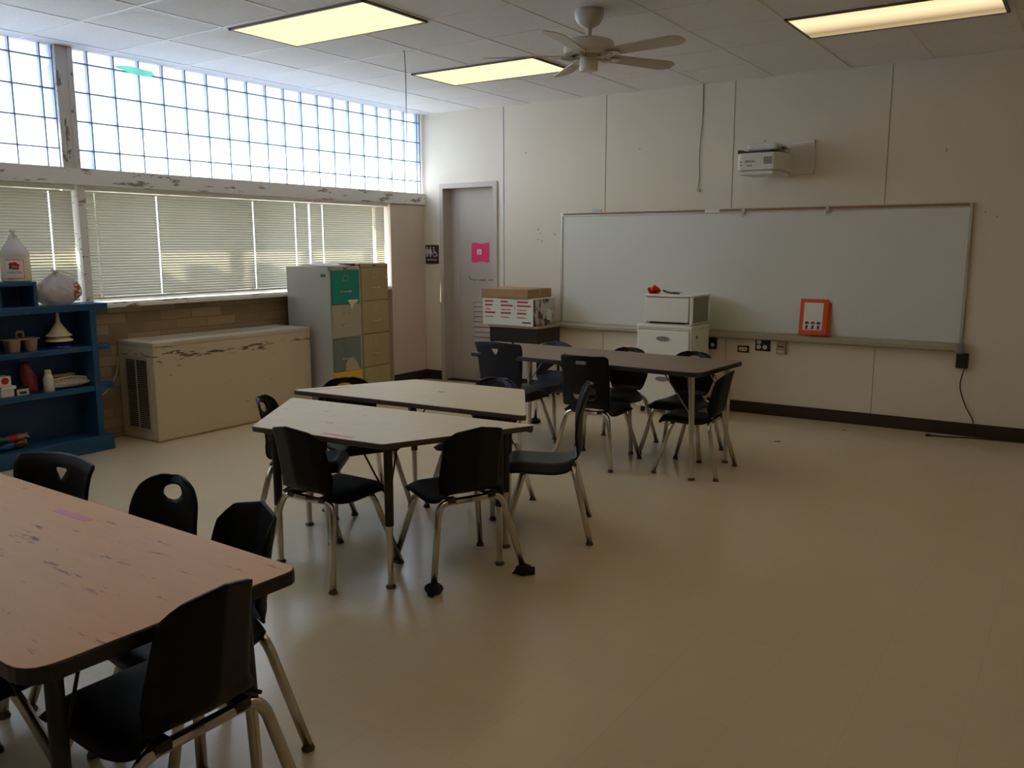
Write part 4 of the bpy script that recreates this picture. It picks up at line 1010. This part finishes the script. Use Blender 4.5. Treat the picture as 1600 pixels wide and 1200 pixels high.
def chair(kind, mname, top, x, y, hx, hy, label, group, s=1.):
    key = (kind, mname, top)
    if key not in PROTO: PROTO[key] = c = chair_proto(kind, mname, top)
    else: c = copy_tree(PROTO[key])
    c.location = (x, y, 0); c.rotation_euler = (0,0,math.atan2(-hx, hy)); c.scale = (s,s,s); c['label'] = label; c['group'] = group
    return c
G1, G2, G3 = 'chairs around the cream hexagon of tables', 'chairs around the worn wood look table', 'chairs around the dark brown table'
c1 = chair('fold','black',.725, 3.375,-4.78, 0,1, 'black angular chair at the hexagon front, its back hiding one end of the pink tape', G1)
c2 = chair('fold','black',.725, 3.86,-4.46, -.894,.447, 'black chair with black felt wrapped around two rear feet at the cream table', G1)
c3 = chair('round','navy',.795, 3.92,-3.77, -.87,-.50, 'navy round-back chair seen from the side at the hexagon end toward the open floor', G1)
c4 = chair('round','black',.72, 2.86,-4.46, .82,.57, 'black round-back chair at the hexagon end toward the tan heater', G1)
c5 = chair('round','black',.72, 2.78,-3.98, .9,-.43, 'black round-back chair in front of the yellow cabinet drawer', G1)
c6 = chair('round','navy',.72, 3.36,-3.60, .04,-1, 'navy round-back chair showing only its rim behind the back cream table', G1)
n1 = chair('narrow','black',.725, 4.45,-6.40, -1,.02, 'large black chair in the near corner with its back to the viewer', G2, 1.07)
n3 = chair('fold','black',.725, 4.14,-6.10, -.13,-1, 'black angular-top chair beyond the corner of the worn table', G2)
n4 = chair('round','black',.72, 3.69,-6.03, .05,-1, 'black round-back chair with an oval hole beyond the worn table', G2)
n5 = chair('tri','black',.75, 3.19,-6.14, .12,-1, 'black wide chair with a triangular hole beyond the worn table near the bookcase', G2)
n6 = chair('fold','black',.725, 3.85,-6.63, 0,1, 'black chair tucked under the near side of the worn table, mostly out of view', G2)
f1 = chair('tri','navy',.785, 2.68,-2.20, .08,1, 'navy chair with a triangular hole in front of the boxes on the desk', G3, 1.03)
f2 = chair('slot','black',.77, 3.445,-2.30, 0,1, 'black square-back chair with a grey label at the dark table', G3)
f3 = chair('low','navy',.715, 2.62,-1.69, 0,-1, 'navy chair on the wall side of the dark table below the whiteboard corner', G3)
f4 = chair('round','black',.72, 3.33,-1.79, 0,-1, 'black round-back chair on the wall side, left of the white drawers', G3)
f5 = chair('round','black',.72, 3.84,-1.76, 0,-1, 'black round-back chair on the wall side, in front of the white drawers', G3)
f6 = chair('fold','black',.725, 4.10,-2.157, -1,-.07, 'black chair at the end of the dark table toward the open floor', G3, .96)
# felt wrapped around chair feet (parts of those chairs)
def felt(ch, feet):
    for (x, y) in feet:
        b = MB(); b.ell((x,y,.022), .040,.036,.024, 12, 6, 0, .10); b.T = Matrix.Translation((x,y,0)) @ Matrix.Rotation(random.uniform(0,6),4,'Z')
        b.add([(.01,-.02,.003),(.055,-.006,.004),(.05,.012,.035),(.01,.02,.03)], [(0,1,2,3)]); b.add([(-.02,-.01,.003),(-.05,-.02,.002),(-.045,.01,.012),(-.01,.02,.02)], [(0,1,2,3)])
        b.build('felt_cover', M['fabric'], ch, solid=.003, smooth=0)
felt(c2, [(-.228,-.235),(.228,-.235)]); felt(n3, [(.228,-.235)]); felt(f3, [(.228,-.235)])

# ------------------------------------------------------------------ light
w = bpy.data.worlds.new('sky'); S.world = w; w.use_nodes = True; nt = w.node_tree; nt.nodes.clear()
out = nt.nodes.new('ShaderNodeOutputWorld'); bg = nt.nodes.new('ShaderNodeBackground'); bg.inputs['Color'].default_value = (.78,.88,1.0,1); bg.inputs['Strength'].default_value = 7.9
nt.links.new(bg.outputs[0], out.inputs[0])
sun = bpy.data.lights.new('sun', 'SUN'); sun.energy = 36.0; sun.angle = math.radians(.6); sun.color = (1,.90,.72)
so = bpy.data.objects.new('sun', sun); COL.objects.link(so)
d = Vector((.338*math.cos(.43), .941*math.cos(.43), -math.sin(.43))); so.rotation_euler = d.to_track_quat('-Z','Y').to_euler(); so.location = (-3,-12,6)

# ------------------------------------------------------------------ camera
cam = bpy.data.cameras.new('camera'); co = bpy.data.objects.new('camera', cam); COL.objects.link(co); S.camera = co
cam.sensor_width = 36; cam.lens = 1339.114*36/1600; cam.clip_start = .05
yaw, pit, rol = math.radians(33.936), math.radians(-9.192), math.radians(-.124)
f = Vector((-math.sin(yaw)*math.cos(pit), math.cos(yaw)*math.cos(pit), math.sin(pit))); r = Vector((math.cos(yaw), math.sin(yaw), 0)); u = r.cross(f)
r2 = r*math.cos(rol)+u*math.sin(rol); u2 = -r*math.sin(rol)+u*math.cos(rol)
mw = Matrix(((r2.x,u2.x,-f.x,0),(r2.y,u2.y,-f.y,0),(r2.z,u2.z,-f.z,0),(0,0,0,1))); mw.translation = (6.238,-7.526,1.502); co.matrix_world = mw

S.view_settings.view_transform = 'Standard'; S.view_settings.look = 'None'; S.view_settings.gamma = 1; S.view_settings.exposure = 0; S.view_settings.use_curve_mapping = False
c = S.cycles; c.use_denoising = True; c.max_bounces = 14; c.diffuse_bounces = 8; c.glossy_bounces = 4; c.transmission_bounces = 8; c.transparent_max_bounces = 12; c.sample_clamp_indirect = 6; c.caustics_reflective = False; c.caustics_refractive = False
